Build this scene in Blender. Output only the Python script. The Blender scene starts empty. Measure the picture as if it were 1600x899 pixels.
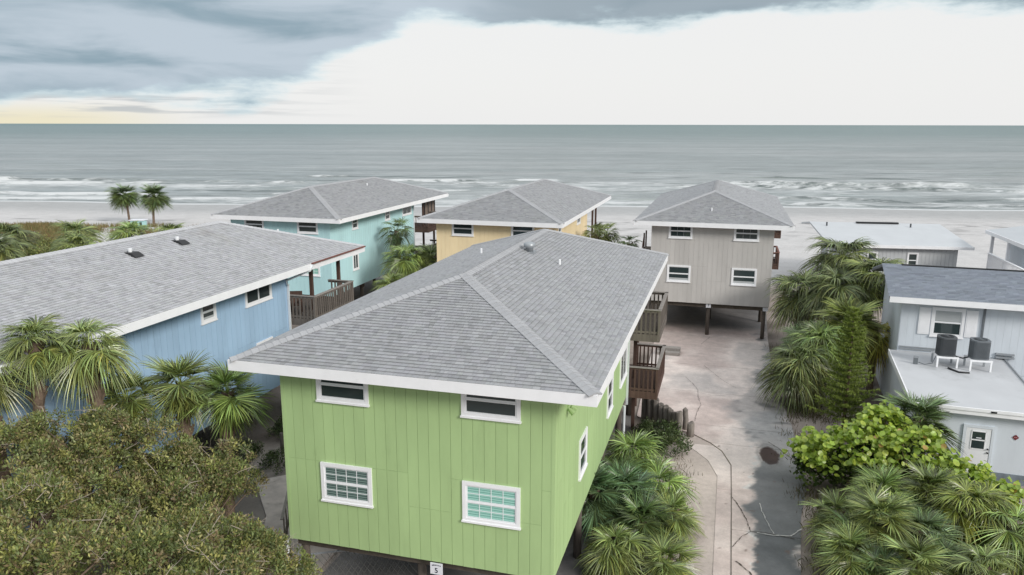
import bpy, math, random
import numpy as np
from mathutils import Vector, Matrix
random.seed(7); rng = np.random.default_rng(7)
R = math.radians
sc = bpy.context.scene
COL = sc.collection

# ------------------------------------------------------------------ camera, sky, sun, exposure
H = 13.73
cam_d = bpy.data.cameras.new('camera'); cam = bpy.data.objects.new('camera', cam_d); COL.objects.link(cam)
cam_d.sensor_width = 36; cam_d.lens = 1195 / 1600 * 36
cam_d.clip_start = .1; cam_d.clip_end = 80000
pitch = math.atan(255 / 1195)
cam.location = (0, 0, H)
cam.rotation_mode = 'QUATERNION'
cam.rotation_quaternion = (Matrix.Rotation(math.pi / 2 - pitch, 3, 'X') @ Matrix.Rotation(0.0019, 3, 'Z')).to_quaternion()
sc.camera = cam
sc.view_settings.view_transform = 'Standard'; sc.view_settings.look = 'None'
sc.view_settings.exposure = 0.12; sc.view_settings.gamma = 1.0
sc.cycles.max_bounces = 6; sc.cycles.transparent_max_bounces = 12
sc.cycles.caustics_reflective = False; sc.cycles.caustics_refractive = False

SUN_EL, SUN_AZ = R(27), R(138)        # azimuth from +Y (out to sea) towards +X: a pale soft sun behind thin cloud
sun_d = bpy.data.lights.new('sun', 'SUN'); sun = bpy.data.objects.new('sun', sun_d); COL.objects.link(sun)
sun_d.energy = 2.3; sun_d.angle = R(16); sun_d.color = (1, .96, .9)
sdir = Vector((math.sin(SUN_AZ) * math.cos(SUN_EL), math.cos(SUN_AZ) * math.cos(SUN_EL), math.sin(SUN_EL)))
sun.rotation_mode = 'QUATERNION'; sun.rotation_quaternion = sdir.to_track_quat('Z', 'Y'); sun.location = (0, 0, 60)

W = bpy.data.worlds.new('World'); sc.world = W; W.use_nodes = True


class NT:
    def __init__(s, nt):
        s.nt = nt; s.nt.nodes.clear()
    def n(s, t, **kw):
        o = s.nt.nodes.new(t)
        for k, v in kw.items():
            if k.startswith('i_'):
                o.inputs[k[2:].replace('_', ' ')].default_value = v
            else:
                setattr(o, k, v)
        return o
    def l(s, a, b):
        s.nt.links.new(a, b)
    def val(s, x, sock):
        if hasattr(x, 'is_linked') or hasattr(x, 'links'):
            s.l(x, sock)
        else:
            sock.default_value = x
    def m(s, op, a, b=0.0, c=None, clamp=False):
        o = s.nt.nodes.new('ShaderNodeMath'); o.operation = op; o.use_clamp = clamp
        s.val(a, o.inputs[0]); s.val(b, o.inputs[1])
        if c is not None: s.val(c, o.inputs[2])
        return o.outputs[0]
    def mapr(s, x, a, b, c=0.0, d=1.0, smooth=True):
        o = s.nt.nodes.new('ShaderNodeMapRange')
        o.interpolation_type = 'SMOOTHSTEP' if smooth else 'LINEAR'
        s.val(x, o.inputs[0])
        for i, v in enumerate((a, b, c, d)): s.val(v, o.inputs[1 + i])
        return o.outputs[0]
    def mix(s, f, a, b, bt='MIX'):
        o = s.nt.nodes.new('ShaderNodeMix'); o.data_type = 'RGBA'; o.blend_type = bt
        s.val(f, o.inputs[0])
        for x, k in ((a, 6), (b, 7)):
            if isinstance(x, (tuple, list)): o.inputs[k].default_value = tuple(x) + ((1,) if len(x) == 3 else ())
            else: s.l(x, o.inputs[k])
        return o.outputs[2]
    def noise(s, vec, scale, detail=4, rough=.55, dist=0.0):
        o = s.nt.nodes.new('ShaderNodeTexNoise')
        o.inputs['Scale'].default_value = scale; o.inputs['Detail'].default_value = detail
        o.inputs['Roughness'].default_value = rough; o.inputs['Distortion'].default_value = dist
        if vec is not None: s.l(vec, o.inputs['Vector'])
        return o.outputs[0]
    def mapping(s, vec, scale=(1, 1, 1), loc=(0, 0, 0), rot=(0, 0, 0)):
        o = s.nt.nodes.new('ShaderNodeMapping')
        o.inputs['Scale'].default_value = scale; o.inputs['Location'].default_value = loc; o.inputs['Rotation'].default_value = rot
        s.l(vec, o.inputs['Vector']); return o.outputs[0]


def build_sky():
    t = NT(W.node_tree)
    out = t.n('ShaderNodeOutputWorld'); bg = t.n('ShaderNodeBackground'); bg.inputs[1].default_value = .1
    t.l(bg.outputs[0], out.inputs[0])
    sky = t.n('ShaderNodeTexSky'); sky.sky_type = 'NISHITA'; sky.sun_disc = False
    sky.sun_elevation = SUN_EL; sky.sun_rotation = SUN_AZ; sky.air_density = 1.0; sky.dust_density = 2.0
    tc = t.n('ShaderNodeTexCoord'); v = tc.outputs['Generated']
    sp = t.n('ShaderNodeSeparateXYZ'); t.l(v, sp.inputs[0]); x, y, z = sp.outputs
    # ragged lower edge of the cloud deck: low in the south west, lifting to the north
    e0 = t.mapr(x, -.36, -.06, .022, .117)
    n1 = t.noise(t.mapping(v, (5, 5, 16)), 1.3, 6, .6)
    n2 = t.noise(t.mapping(v, (3, 3, 22), (3.1, 1.7, .4)), 1.0, 3, .5)
    d = t.m('SUBTRACT', z, e0)
    d = t.m('ADD', d, t.m('MULTIPLY', t.m('SUBTRACT', n1, .5), .075))
    d = t.m('ADD', d, t.m('MULTIPLY', t.m('SUBTRACT', n2, .5), .05))
    mask = t.mapr(d, -.004, .016)
    # cloud tones
    n3 = t.noise(t.mapping(v, (3.2, 3.2, 17), (0, 5, 2)), 1.5, 7, .52, .5)
    ctone = t.mapr(n3, .30, .62)
    lightc = t.mix(ctone, (.265, .36, .425), (.485, .56, .63))
    rim = t.mapr(d, .0, .020)                     # thin edges let more light through
    lightc = t.mix(t.mapr(x, -.12, .06), lightc, t.mix(.6, lightc, (.22, .28, .32)))
    ccol = t.mix(rim, (.60, .76, .81), lightc)
    # an overcast deck is brighter towards the zenith
    zz = t.m('MAXIMUM', z, 0.0)
    ccol = t.mix(t.mapr(zz, .2, .5), ccol, (.43, .45, .465))
    up = t.mapr(zz, .22, .8, 1.0, 2.3, False)
    gain = t.m('MULTIPLY', up, 10.0)
    ccol = t.mix(1.0, ccol, gain, 'MULTIPLY')
    # clear bright strip under the deck, faintly yellow low in the south west
    wl = t.m('MULTIPLY', t.mapr(x, -.34, -.52), t.mapr(z, .030, .004))
    strip = t.mix(wl, (8.25, 8.25, 8.2), (8.2, 7.6, 5.7))
    strip = t.mix(.06, strip, sky.outputs[0])
    low = t.noise(t.mapping(v, (4, 4, 60), (1, 2, 3)), 2.0, 4, .5)
    veil = t.m('MULTIPLY', t.mapr(low, .47, .62), t.mapr(x, -.16, -.4))
    veil = t.m('MULTIPLY', veil, t.mapr(z, .004, .016))
    strip = t.mix(t.m('MULTIPLY', veil, .8), strip, (4.6, 4.9, 5.1))
    col = t.mix(mask, strip, ccol)
    t.l(col, bg.inputs[0])


build_sky()

# ------------------------------------------------------------------ helpers
def tag(o, label=None, cat=None, group=None, kind=None):
    if label: o['label'] = label
    if cat: o['category'] = cat
    if group: o['group'] = group
    if kind: o['kind'] = kind
    return o


def empty(name, loc=(0, 0, 0), rz=0.0, parent=None):
    o = bpy.data.objects.new(name, None); COL.objects.link(o)
    o.location = loc; o.rotation_euler = (0, 0, rz); o.empty_display_size = .3
    if parent: o.parent = parent
    return o


def link(name, me, parent=None, loc=None, rot=None, scale=None):
    o = bpy.data.objects.new(name, me); COL.objects.link(o)
    if parent: o.parent = parent
    if loc is not None: o.location = loc
    if rot is not None: o.rotation_euler = rot
    if scale is not None: o.scale = (scale,) * 3 if not hasattr(scale, '__len__') else scale
    return o


def np_mesh(name, V, F, mat, cols=None, smooth=False):
    """V (n,3) floats, F list of index tuples or (m,k) array, cols per-vertex rgb"""
    me = bpy.data.meshes.new(name)
    if isinstance(F, np.ndarray):
        k = F.shape[1]; nf = F.shape[0]
        me.vertices.add(len(V)); me.vertices.foreach_set('co', np.asarray(V, dtype=np.float32).ravel())
        me.loops.add(nf * k); me.loops.foreach_set('vertex_index', F.astype(np.int32).ravel())
        me.polygons.add(nf); me.polygons.foreach_set('loop_start', np.arange(0, nf * k, k, dtype=np.int32))
        me.update(calc_edges=True)
    else:
        me.from_pydata([tuple(map(float, v)) for v in V], [], F)
    if cols is not None:
        a = me.color_attributes.new('Col', 'FLOAT_COLOR', 'POINT')
        c = np.ones((len(V), 4), dtype=np.float32); c[:, :3] = np.asarray(cols, dtype=np.float32).reshape(len(V), -1)
        a.data.foreach_set('color', c.ravel())
    if mat: me.materials.append(mat)
    if smooth: me.polygons.foreach_set('use_smooth', np.ones(len(me.polygons), dtype=bool))
    me.update()
    return me


class MB:
    """collects shapes into one mesh"""
    def __init__(s): s.v = []; s.f = []; s.c = []
    def add(s, vs, fs, col=(1, 1, 1)):
        b = len(s.v); s.v += [tuple(v) for v in vs]; s.f += [tuple(i + b for i in f) for f in fs]; s.c += [col] * len(vs); return s
    def box(s, x0, x1, y0, y1, z0, z1, col=(1, 1, 1)):
        vs = [(x0, y0, z0), (x1, y0, z0), (x1, y1, z0), (x0, y1, z0), (x0, y0, z1), (x1, y0, z1), (x1, y1, z1), (x0, y1, z1)]
        return s.add(vs, [(3, 2, 1, 0), (4, 5, 6, 7), (0, 1, 5, 4), (1, 2, 6, 5), (2, 3, 7, 6), (3, 0, 4, 7)], col)
    def bar(s, p, q, w, h=None, col=(1, 1, 1), up=(0, 0, 1)):
        p, q = Vector(p), Vector(q); d = (q - p).normalized(); u = Vector(up)
        if abs(d.dot(u)) > .98: u = Vector((1, 0, 0))
        a = d.cross(u).normalized(); b = a.cross(d).normalized(); h = h or w
        vs = []
        for o in (p, q):
            for i, j in ((-1, -1), (1, -1), (1, 1), (-1, 1)): vs.append(o + a * (i * w / 2) + b * (j * h / 2))
        return s.add(vs, [(3, 2, 1, 0), (4, 5, 6, 7), (0, 1, 5, 4), (1, 2, 6, 5), (2, 3, 7, 6), (3, 0, 4, 7)], col)
    def tube(s, pts, rad, n=8, col=(1, 1, 1), cap=True):
        pts = [Vector(p) for p in pts]; rad = rad if hasattr(rad, '__len__') else [rad] * len(pts)
        b = len(s.v); ref = Vector((0.31, .93, .2))
        for i, p in enumerate(pts):
            d = (pts[min(i + 1, len(pts) - 1)] - pts[max(i - 1, 0)]).normalized()
            a = d.cross(ref).normalized(); c = a.cross(d)
            for k in range(n):
                t = 2 * math.pi * k / n; s.v.append(tuple(p + (a * math.cos(t) + c * math.sin(t)) * rad[i])); s.c.append(col)
        for i in range(len(pts) - 1):
            for k in range(n):
                k2 = (k + 1) % n; s.f.append((b + i * n + k, b + i * n + k2, b + (i + 1) * n + k2, b + (i + 1) * n + k))
        if cap:
            s.f.append(tuple(b + k for k in range(n))[::-1]); s.f.append(tuple(b + (len(pts) - 1) * n + k for k in range(n)))
        return s
    def mesh(s, name, mat, smooth=False, cols=True):
        return np_mesh(name, s.v, s.f, mat, s.c if cols else None, smooth)
    def obj(s, name, mat, parent=None, smooth=False, loc=None):
        return link(name, s.mesh(name, mat, smooth), parent, loc)


# value noise for attributes and terrain
_perm = rng.random((256, 256))
def vnoise(x, y, f=1.0):
    x = np.asarray(x, float) * f; y = np.asarray(y, float) * f
    xi = np.floor(x).astype(int); yi = np.floor(y).astype(int); fx = x - xi; fy = y - yi
    fx = fx * fx * (3 - 2 * fx); fy = fy * fy * (3 - 2 * fy)
    g = lambda a, b: _perm[a % 256, b % 256]
    return (g(xi, yi) * (1 - fx) + g(xi + 1, yi) * fx) * (1 - fy) + (g(xi, yi + 1) * (1 - fx) + g(xi + 1, yi + 1) * fx) * fy
def fbm(x, y, f=1.0, o=4):
    r = 0; a = .5; t = 0
    for i in range(o):
        r = r + a * vnoise(x + 17.3 * i, y - 9.1 * i, f); t += a; a *= .55; f *= 2.03
    return r / t
def sstep(x, a, b):
    t = np.clip((x - a) / (b - a), 0, 1); return t * t * (3 - 2 * t)


# ------------------------------------------------------------------ materials
def mat(name, col, rough=.7, spec=.3, bump=None, var=0.0, vscale=3.0, objcol=False, vcol=False, metal=0.0,
        stretch=(1, 1, 1), trans=0.0, dirt=None, coord='Object', rvar=0.0, objrand=0.0):
    m = bpy.data.materials.new(name); m.use_nodes = True; t = NT(m.node_tree)
    out = t.n('ShaderNodeOutputMaterial'); p = t.n('ShaderNodeBsdfPrincipled')
    p.inputs['Roughness'].default_value = rough; p.inputs['Specular IOR Level'].default_value = spec; p.inputs['Metallic'].default_value = metal
    tc = t.n('ShaderNodeTexCoord'); v = tc.outputs[coord]
    if coord == 'World':
        pass
    c = t.mix(0.0, col, col)
    if var:
        n = t.noise(t.mapping(v, stretch), vscale, 6, .6)
        c = t.mix(1.0, c, t.mapr(n, .25, .75, 1 - var, 1 + var, False), 'MULTIPLY')
    if dirt:
        dc, ds, lo, hi = dirt
        n = t.noise(t.mapping(v, stretch, (3, 1, 7)), ds, 6, .65)
        c = t.mix(t.mapr(n, lo, hi), c, dc)
    if vcol:
        a = t.n('ShaderNodeAttribute', attribute_name='Col'); c = t.mix(1.0, c, a.outputs[0], 'MULTIPLY')
    if objcol or objrand:
        oi = t.n('ShaderNodeObjectInfo')
        if objcol: c = t.mix(1.0, c, oi.outputs['Color'], 'MULTIPLY')
        if objrand: c = t.mix(1.0, c, t.mapr(oi.outputs['Random'], 0, 1, 1 - objrand, 1 + objrand, False), 'MULTIPLY')
    t.l(c, p.inputs['Base Color'])
    if bump:
        bs, bst = bump
        n = t.noise(t.mapping(v, stretch), bs, 5, .6); b = t.n('ShaderNodeBump'); b.inputs['Strength'].default_value = bst; b.inputs['Distance'].default_value = .02
        t.l(n, b.inputs['Height']); t.l(b.outputs[0], p.inputs['Normal'])
    if rvar:
        n = t.noise(v, vscale * .7, 4); t.l(t.mapr(n, .3, .7, rough - rvar, rough + rvar), p.inputs['Roughness'])
    if trans:
        tr = t.n('ShaderNodeBsdfTranslucent'); c2 = t.mix(1.0, c, (1.1, 1.25, .6), 'MULTIPLY'); t.l(c2, tr.inputs[0])
        ms = t.n('ShaderNodeMixShader'); ms.inputs[0].default_value = trans
        t.l(p.outputs[0], ms.inputs[1]); t.l(tr.outputs[0], ms.inputs[2]); t.l(ms.outputs[0], out.inputs[0])
    else:
        t.l(p.outputs[0], out.inputs[0])
    return m


def paint(name, col):
    return mat(name, col, .62, .25, bump=(38, .12), var=.09, vscale=1.1, stretch=(1, 1, .25), objrand=.035,
               dirt=(tuple(x * .72 for x in col), .9, .56, .86))


M = {}
M['green'] = paint('lime green painted siding', (.405, .555, .265))
M['blue'] = paint('pale blue painted siding', (.37, .53, .71))
M['turq'] = paint('turquoise painted siding', (.50, .745, .775))
M['yellow'] = paint('pale yellow painted siding', (.88, .72, .46))
M['taupe'] = paint('warm grey painted siding', (.52, .50, .48))
M['white_blue'] = paint('very pale blue painted wall', (.64, .685, .735))
M['white'] = mat('white trim paint', (.87, .87, .89), .5, .3, var=.05, vscale=2, dirt=((.6, .6, .6), 1.3, .6, .85))
M['vinyl'] = mat('white vinyl', (.82, .83, .85), .4, .4, var=.03)
M['shingle'] = mat('grey asphalt shingle', (.345, .348, .356), .95, .1, bump=(120, .5), var=.16, vscale=60, vcol=True, objcol=True, dirt=((.295, .293, .285), .45, .55, .85))
M['shingle_old'] = mat('weathered asphalt shingle', (.43, .432, .442), .95, .1, bump=(120, .5), var=.16, vscale=60, vcol=True, objcol=True, dirt=((.37, .365, .355), .4, .55, .85))
M['shingle_dark'] = mat('blue grey asphalt shingle', (.265, .29, .33), .95, .1, bump=(120, .5), var=.2, vscale=60, vcol=True, objcol=True)
M['roof_felt'] = mat('roof underlay', (.17, .175, .185), .95, .1, var=.15, vscale=8)
M['soffit'] = mat('soffit board', (.55, .55, .56), .8, .2, var=.05)
M['wood_grey'] = mat('weathered grey timber', (.16, .138, .122), .85, .2, bump=(30, .4), var=.35, vscale=9, stretch=(1, 1, .12), objrand=.15)
M['wood_brown'] = mat('brown stained timber', (.10, .062, .05), .8, .25, bump=(30, .4), var=.3, vscale=9, stretch=(1, 1, .12), objrand=.15)
M['rail_cap'] = mat('bleached grey rail board', (.32, .295, .275), .85, .2, var=.22, vscale=8)
M['piling'] = mat('dark timber piling', (.105, .088, .075), .9, .2, bump=(22, .6), var=.4, vscale=7, stretch=(1, 1, .2))
M['beam'] = mat('floor beam timber', (.10, .085, .07), .9, .2, var=.25, vscale=5)
M['log'] = mat('round timber post', (.22, .195, .175), .9, .2, bump=(22, .7), var=.45, vscale=6, stretch=(1, 1, .2))
M['rust'] = mat('rusty red gutter', (.19, .085, .07), .7, .3, var=.3, vscale=4)
M['glass'] = mat('dark window glass', (.035, .05, .052), .06, .55)
M['glass_mint'] = mat('mint tinted glass with blind', (.15, .36, .31), .12, .5)
M['blind_mint'] = mat('pale mint blind slat', (.34, .62, .54), .55, .35)
M['blind'] = mat('dim green blind slat', (.17, .25, .23), .5, .35)
M['shade'] = mat('roller shade', (.44, .46, .47), .8, .2, var=.04)
M['black'] = mat('black plastic', (.02, .02, .022), .5, .4)
M['ac_dark'] = mat('dark grey metal cabinet', (.085, .092, .10), .45, .45, var=.15)
M['ac_mid'] = mat('mid grey metal cabinet', (.15, .165, .18), .45, .45, var=.15)
M['galv'] = mat('galvanised metal', (.36, .38, .40), .4, .5, var=.1, metal=.4)
M['flat_roof'] = mat('white roof membrane', (.52, .53, .55), .7, .25, bump=(2, .1), var=.07, vscale=.6, dirt=((.36, .37, .38), .42, .50, .74))
M['metal_roof'] = mat('white metal roof', (.53, .545, .565), .42, .4, var=.05, vscale=.8)
M['red_sign'] = mat('dark red sign', (.16, .02, .025), .5, .4)
M['sign_white'] = mat('white sign plate', (.78, .79, .84), .4, .4)
M['ink'] = mat('navy lettering', (.01, .015, .035), .5, .3)
M['trunk'] = mat('palm trunk', (.19, .14, .105), .95, .15, bump=(14, .8), var=.45, vscale=9)
M['bark'] = mat('grey brown bark', (.17, .125, .095), .95, .15, bump=(16, .8), var=.4, vscale=10, stretch=(1, 1, .3))
M['palm'] = mat('fan palm leaf', (.135, .19, .070), .33, .62, objcol=True, vcol=True, var=.2, vscale=5, trans=.06, objrand=.25)
M['palm_dead'] = mat('dead palm leaf', (.19, .135, .09), .8, .2, objcol=True, var=.3, vscale=5, objrand=.3)
M['leaf'] = mat('small tree leaf', (1, 1, 1), .5, .4, vcol=True, trans=.22)
M['leaf_grape'] = mat('round sea grape leaf', (.285, .40, .070), .36, .5, vcol=True, objcol=True, var=.12, vscale=9, trans=.28)
M['grass'] = mat('dry dune grass', (1, 1, 1), .85, .15, vcol=True, trans=.15)
M['crack'] = mat('dirt filled crack', (.085, .07, .062), .95, .1)
M['efflorescence'] = mat('chalky mineral line', (.52, .505, .49), .9, .1)
M['gutter_white'] = mat('white downspout', (.72, .75, .78), .4, .4)
M['hut'] = mat('pale turquoise hut board', (.42, .66, .66), .6, .3, var=.06)
M['lichen'] = mat('lattice wire', (.13, .13, .12), .6, .4)
M['terracotta'] = mat('reddish timber', (.24, .12, .095), .8, .2, var=.2)


def concrete_mat():
    m = bpy.data.materials.new('stained concrete'); m.use_nodes = True; t = NT(m.node_tree)
    out = t.n('ShaderNodeOutputMaterial'); p = t.n('ShaderNodeBsdfPrincipled'); t.l(p.outputs[0], out.inputs[0])
    tc = t.n('ShaderNodeTexCoord'); v = tc.outputs['Object']
    a = t.n('ShaderNodeAttribute', attribute_name='Col')
    n = t.noise(v, 14, 8, .7); n2 = t.noise(v, 2.2, 6, .65)
    c = t.mix(1.0, a.outputs[0], t.mapr(n, .25, .75, .86, 1.12, False), 'MULTIPLY')
    c = t.mix(1.0, c, t.mapr(n2, .3, .7, .86, 1.1, False), 'MULTIPLY')
    t.l(c, p.inputs['Base Color'])
    w = t.n('ShaderNodeAttribute', attribute_name='Wet')
    t.l(t.mapr(w.outputs['Fac'], 0, 1, .88, .38, False), p.inputs['Roughness']); p.inputs['Specular IOR Level'].default_value = .35
    b = t.n('ShaderNodeBump'); b.inputs['Strength'].default_value = .25; b.inputs['Distance'].default_value = .02
    t.l(n, b.inputs['Height']); t.l(b.outputs[0], p.inputs['Normal'])
    return m
M['concrete'] = concrete_mat()


def ground_mat():
    m = bpy.data.materials.new('sand and soil'); m.use_nodes = True; t = NT(m.node_tree)
    out = t.n('ShaderNodeOutputMaterial'); p = t.n('ShaderNodeBsdfPrincipled'); t.l(p.outputs[0], out.inputs[0])
    tc = t.n('ShaderNodeTexCoord'); v = tc.outputs['Object']
    a = t.n('ShaderNodeAttribute', attribute_name='Col')
    n = t.noise(v, 5, 8, .7); n2 = t.noise(v, .6, 5, .6)
    c = t.mix(1.0, a.outputs[0], t.mapr(n, .25, .75, .84, 1.14, False), 'MULTIPLY')
    c = t.mix(1.0, c, t.mapr(n2, .3, .7, .92, 1.06, False), 'MULTIPLY')
    t.l(c, p.inputs['Base Color']); p.inputs['Roughness'].default_value = .92; p.inputs['Specular IOR Level'].default_value = .15
    b = t.n('ShaderNodeBump'); b.inputs['Strength'].default_value = .5; b.inputs['Distance'].default_value = .06
    t.l(n, b.inputs['Height']); t.l(b.outputs[0], p.inputs['Normal'])
    return m
M['ground'] = ground_mat()


def sea_mat():
    m = bpy.data.materials.new('sea water'); m.use_nodes = True; t = NT(m.node_tree)
    out = t.n('ShaderNodeOutputMaterial'); p = t.n('ShaderNodeBsdfPrincipled')
    tc = t.n('ShaderNodeTexCoord'); v = tc.outputs['Object']
    sp = t.n('ShaderNodeSeparateXYZ'); t.l(v, sp.inputs[0])
    far = t.mapr(sp.outputs[1], 200, 1500)
    n0 = t.noise(t.mapping(v, (.006, .03, 1)), 1, 5, .6)
    near = t.mix(t.mapr(n0, .35, .65), (.23, .255, .255), (.32, .335, .335))
    c = t.mix(far, near, (.15, .20, .195))
    c = t.mix(t.mapr(sp.outputs[1], 1500, 9000), c, (.105, .168, .162))
    # wind streaks
    n1 = t.noise(t.mapping(v, (.11, .34, 1)), 1, 7, .7)
    c = t.mix(1.0, c, t.mapr(n1, .3, .7, .78, 1.22, False), 'MULTIPLY')
    n4 = t.noise(t.mapping(v, (.07, .42, 1), (5, 3, 0)), 1, 7, .7, .5)
    nearw = t.mapr(sp.outputs[1], 420, 150)
    c = t.mix(nearw, c, t.mix(1.0, c, t.mapr(n4, .32, .66, .62, 1.5, False), 'MULTIPLY'))
    n5 = t.noise(t.mapping(v, (.02, .16, 1), (9, 1, 0)), 1, 4, .6)
    c = t.mix(t.m('MULTIPLY', t.mapr(n5, .58, .72), t.m('MULTIPLY', nearw, .5)), c, (.17, .20, .135))
    n6 = t.noise(t.mapping(v, (.03, .075, 1), (2, 0, 0)), 1, 8, .78)
    c = t.mix(1.0, c, t.mapr(n6, .3, .7, .80, 1.2, False), 'MULTIPLY')
    n7 = t.noise(t.mapping(v, (.007, .014, 1), (2, 0, 0)), 1, 9, .85)
    c = t.mix(t.mapr(sp.outputs[1], 250, 700), c, t.mix(1.0, c, t.mapr(n7, .3, .7, .82, 1.2, False), 'MULTIPLY'))
    fa = t.n('ShaderNodeAttribute', attribute_name='Face')
    c = t.mix(t.m('MULTIPLY', fa.outputs['Fac'], .75), c, (.075, .098, .095))  # shading of the shoreward wave faces, painted into the water colour
    fo = t.n('ShaderNodeAttribute', attribute_name='Foam')
    n2 = t.noise(t.mapping(v, (.22, .8, 1)), 1, 8, .7, .6)
    f = t.mapr(t.m('ADD', fo.outputs['Fac'], t.m('MULTIPLY', t.m('SUBTRACT', n2, .5), 1.5)), .38, .80)
    f = t.m('MULTIPLY', f, t.mapr(fo.outputs['Fac'], .02, .12))
    c = t.mix(t.m('MULTIPLY', f, .9), c, (.64, .655, .66))
    t.l(c, p.inputs['Base Color']); t.l(t.mapr(f, 0, 1, .32, .8, False), p.inputs['Roughness'])
    p.inputs['IOR'].default_value = 1.33; p.inputs['Specular IOR Level'].default_value = .28
    b1 = t.noise(t.mapping(v, (.35, 1.0, 1)), .8, 8, .7)
    bb = t.n('ShaderNodeBump'); bb.inputs['Strength'].default_value = .9; bb.inputs['Distance'].default_value = .5
    t.l(b1, bb.inputs['Height']); t.l(bb.outputs[0], p.inputs['Normal'])
    t.l(p.outputs[0], out.inputs[0])
    return m
M['sea'] = sea_mat()

# ------------------------------------------------------------------ the lots' common frame
YAW = .2752
CY, SY = math.cos(YAW), math.sin(YAW)
CEN = {'g': (-.014, 27.9), 't': (-13.3, 61.1), 'y': (1.2, 59.1), 'k': (15.45, 58.1), 'b': (-15.1, 30.4)}
def lot(a, b, z=0.0, c='g'):
    X, Y = CEN[c]; return Vector((X + a * CY + b * SY, Y - a * SY + b * CY, z))
def to_lot(X, Y, c='g'):
    dx, dy = X - CEN[c][0], Y - CEN[c][1]; return dx * CY - dy * SY, dx * SY + dy * CY
SEA_Z = -1.35
def shore(X): return 143.5 - .056 * X + 1.6 * np.sin(X * .045) + .8 * np.sin(X * .13 + 1)


def ground_z(X, Y):
    s = shore(X); t = (Y - 78) / (s - 78)
    z = -1.35 * np.clip(t, 0, None) ** 1.3 * (t > 0)
    z = np.where(t > 1, -1.35 - (Y - s) * .04, z)
    z = np.maximum(z, -9)
    # low dunes in front of the beach
    du = np.exp(-((Y - 96 + .1 * (X + 60)) / 9.0) ** 2) * sstep(-X, 22, 48) * (.35 + 1.0 * fbm(X, Y, .09, 3))
    du2 = np.exp(-((Y - 97) / 7.0) ** 2) * sstep(X, 34, 48) * .5 * fbm(X, Y, .12, 3)
    z = z + du * 1.0 + du2
    z = z + np.where((Y > 64) & (Y < s - 6), .10 * (fbm(X, Y, .35, 3) - .5) * sstep(Y, 64, 72), 0)
    return z


def grid(xs, ys, zf):
    X, Y = np.meshgrid(xs, ys); Z = zf(X, Y)
    V = np.stack([X.ravel(), Y.ravel(), Z.ravel()], 1)
    nx, ny = len(xs), len(ys); i = np.arange(nx * ny).reshape(ny, nx)
    F = np.stack([i[:-1, :-1].ravel(), i[:-1, 1:].ravel(), i[1:, 1:].ravel(), i[1:, :-1].ravel()], 1)
    return X, Y, Z, V, F


def build_ground():
    xs = np.unique(np.concatenate([np.array([-30000, -8000, -2500, -900, -400, -220]), np.arange(-150, 120, .8), np.array([160, 240, 420, 900, 2500, 8000, 30000])]))
    ys = np.unique(np.concatenate([np.array([-30000, -6000, -1500, -400, -100, -30, -5, 5]), np.arange(10, 158, .7), np.array([175, 200, 260, 330])]))
    X, Y, Z, V, F = grid(xs, ys, ground_z)
    n = fbm(X, Y, .5, 5); n2 = fbm(X + 50, Y, .12, 4)
    sand = np.array([.545, .53, .525]); soil = np.array([.17, .145, .125]); pink = np.array([.36, .31, .28]); dune = np.array([.57, .54, .51])
    a, b = to_lot(X, Y)
    c = np.zeros(X.shape + (3,))
    beach = sstep(Y + 10 * (n2 - .5), 60, 68)[..., None]
    base = soil + (pink - soil) * sstep(n, .38, .62)[..., None]
    strip = (sstep(a, 4.2, 5.6) * sstep(8.6 - a, 0, .6) * sstep(7.5 - b, 0, 1))[..., None]
    base = base * (1 - strip) + (np.array([.58, .50, .455]) * (.72 + .5 * n[..., None])) * strip
    patch = (np.exp(-(((a + 10.6) / .7) ** 2 + ((b + .5) / .9) ** 2)) * .9)[..., None]
    gap = (np.exp(-((a + 7.2) / 2.4) ** 2) * sstep(b, -14, -8))[..., None]
    base = base * (1 - gap) + np.array([.27, .24, .215]) * (.5 + .9 * n[..., None]) * gap
    base = base * (1 - patch) + np.array([.52, .46, .41]) * patch
    c = base * (1 - beach) + sand * beach
    s = shore(X); wet = (sstep(Y, s - 26, s - 9))[..., None]
    c = c * (1 - wet) + np.array([.40, .40, .40]) * wet
    tide = np.exp(-((Y - (s - 30) + 3 * (n2 - .5)) / .5) ** 2)[..., None] * (n[..., None] > .5)
    c = c * (1 - .5 * tide)
    fy = (np.exp(-((Y - 104) / 14) ** 2) * sstep(n, .52, .7))[..., None] * beach
    c = c * (1 - .25 * fy)
    me = np_mesh('ground', V, F, M['ground'], c.reshape(-1, 3), True)
    tag(link('ground', me), kind='structure')


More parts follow.
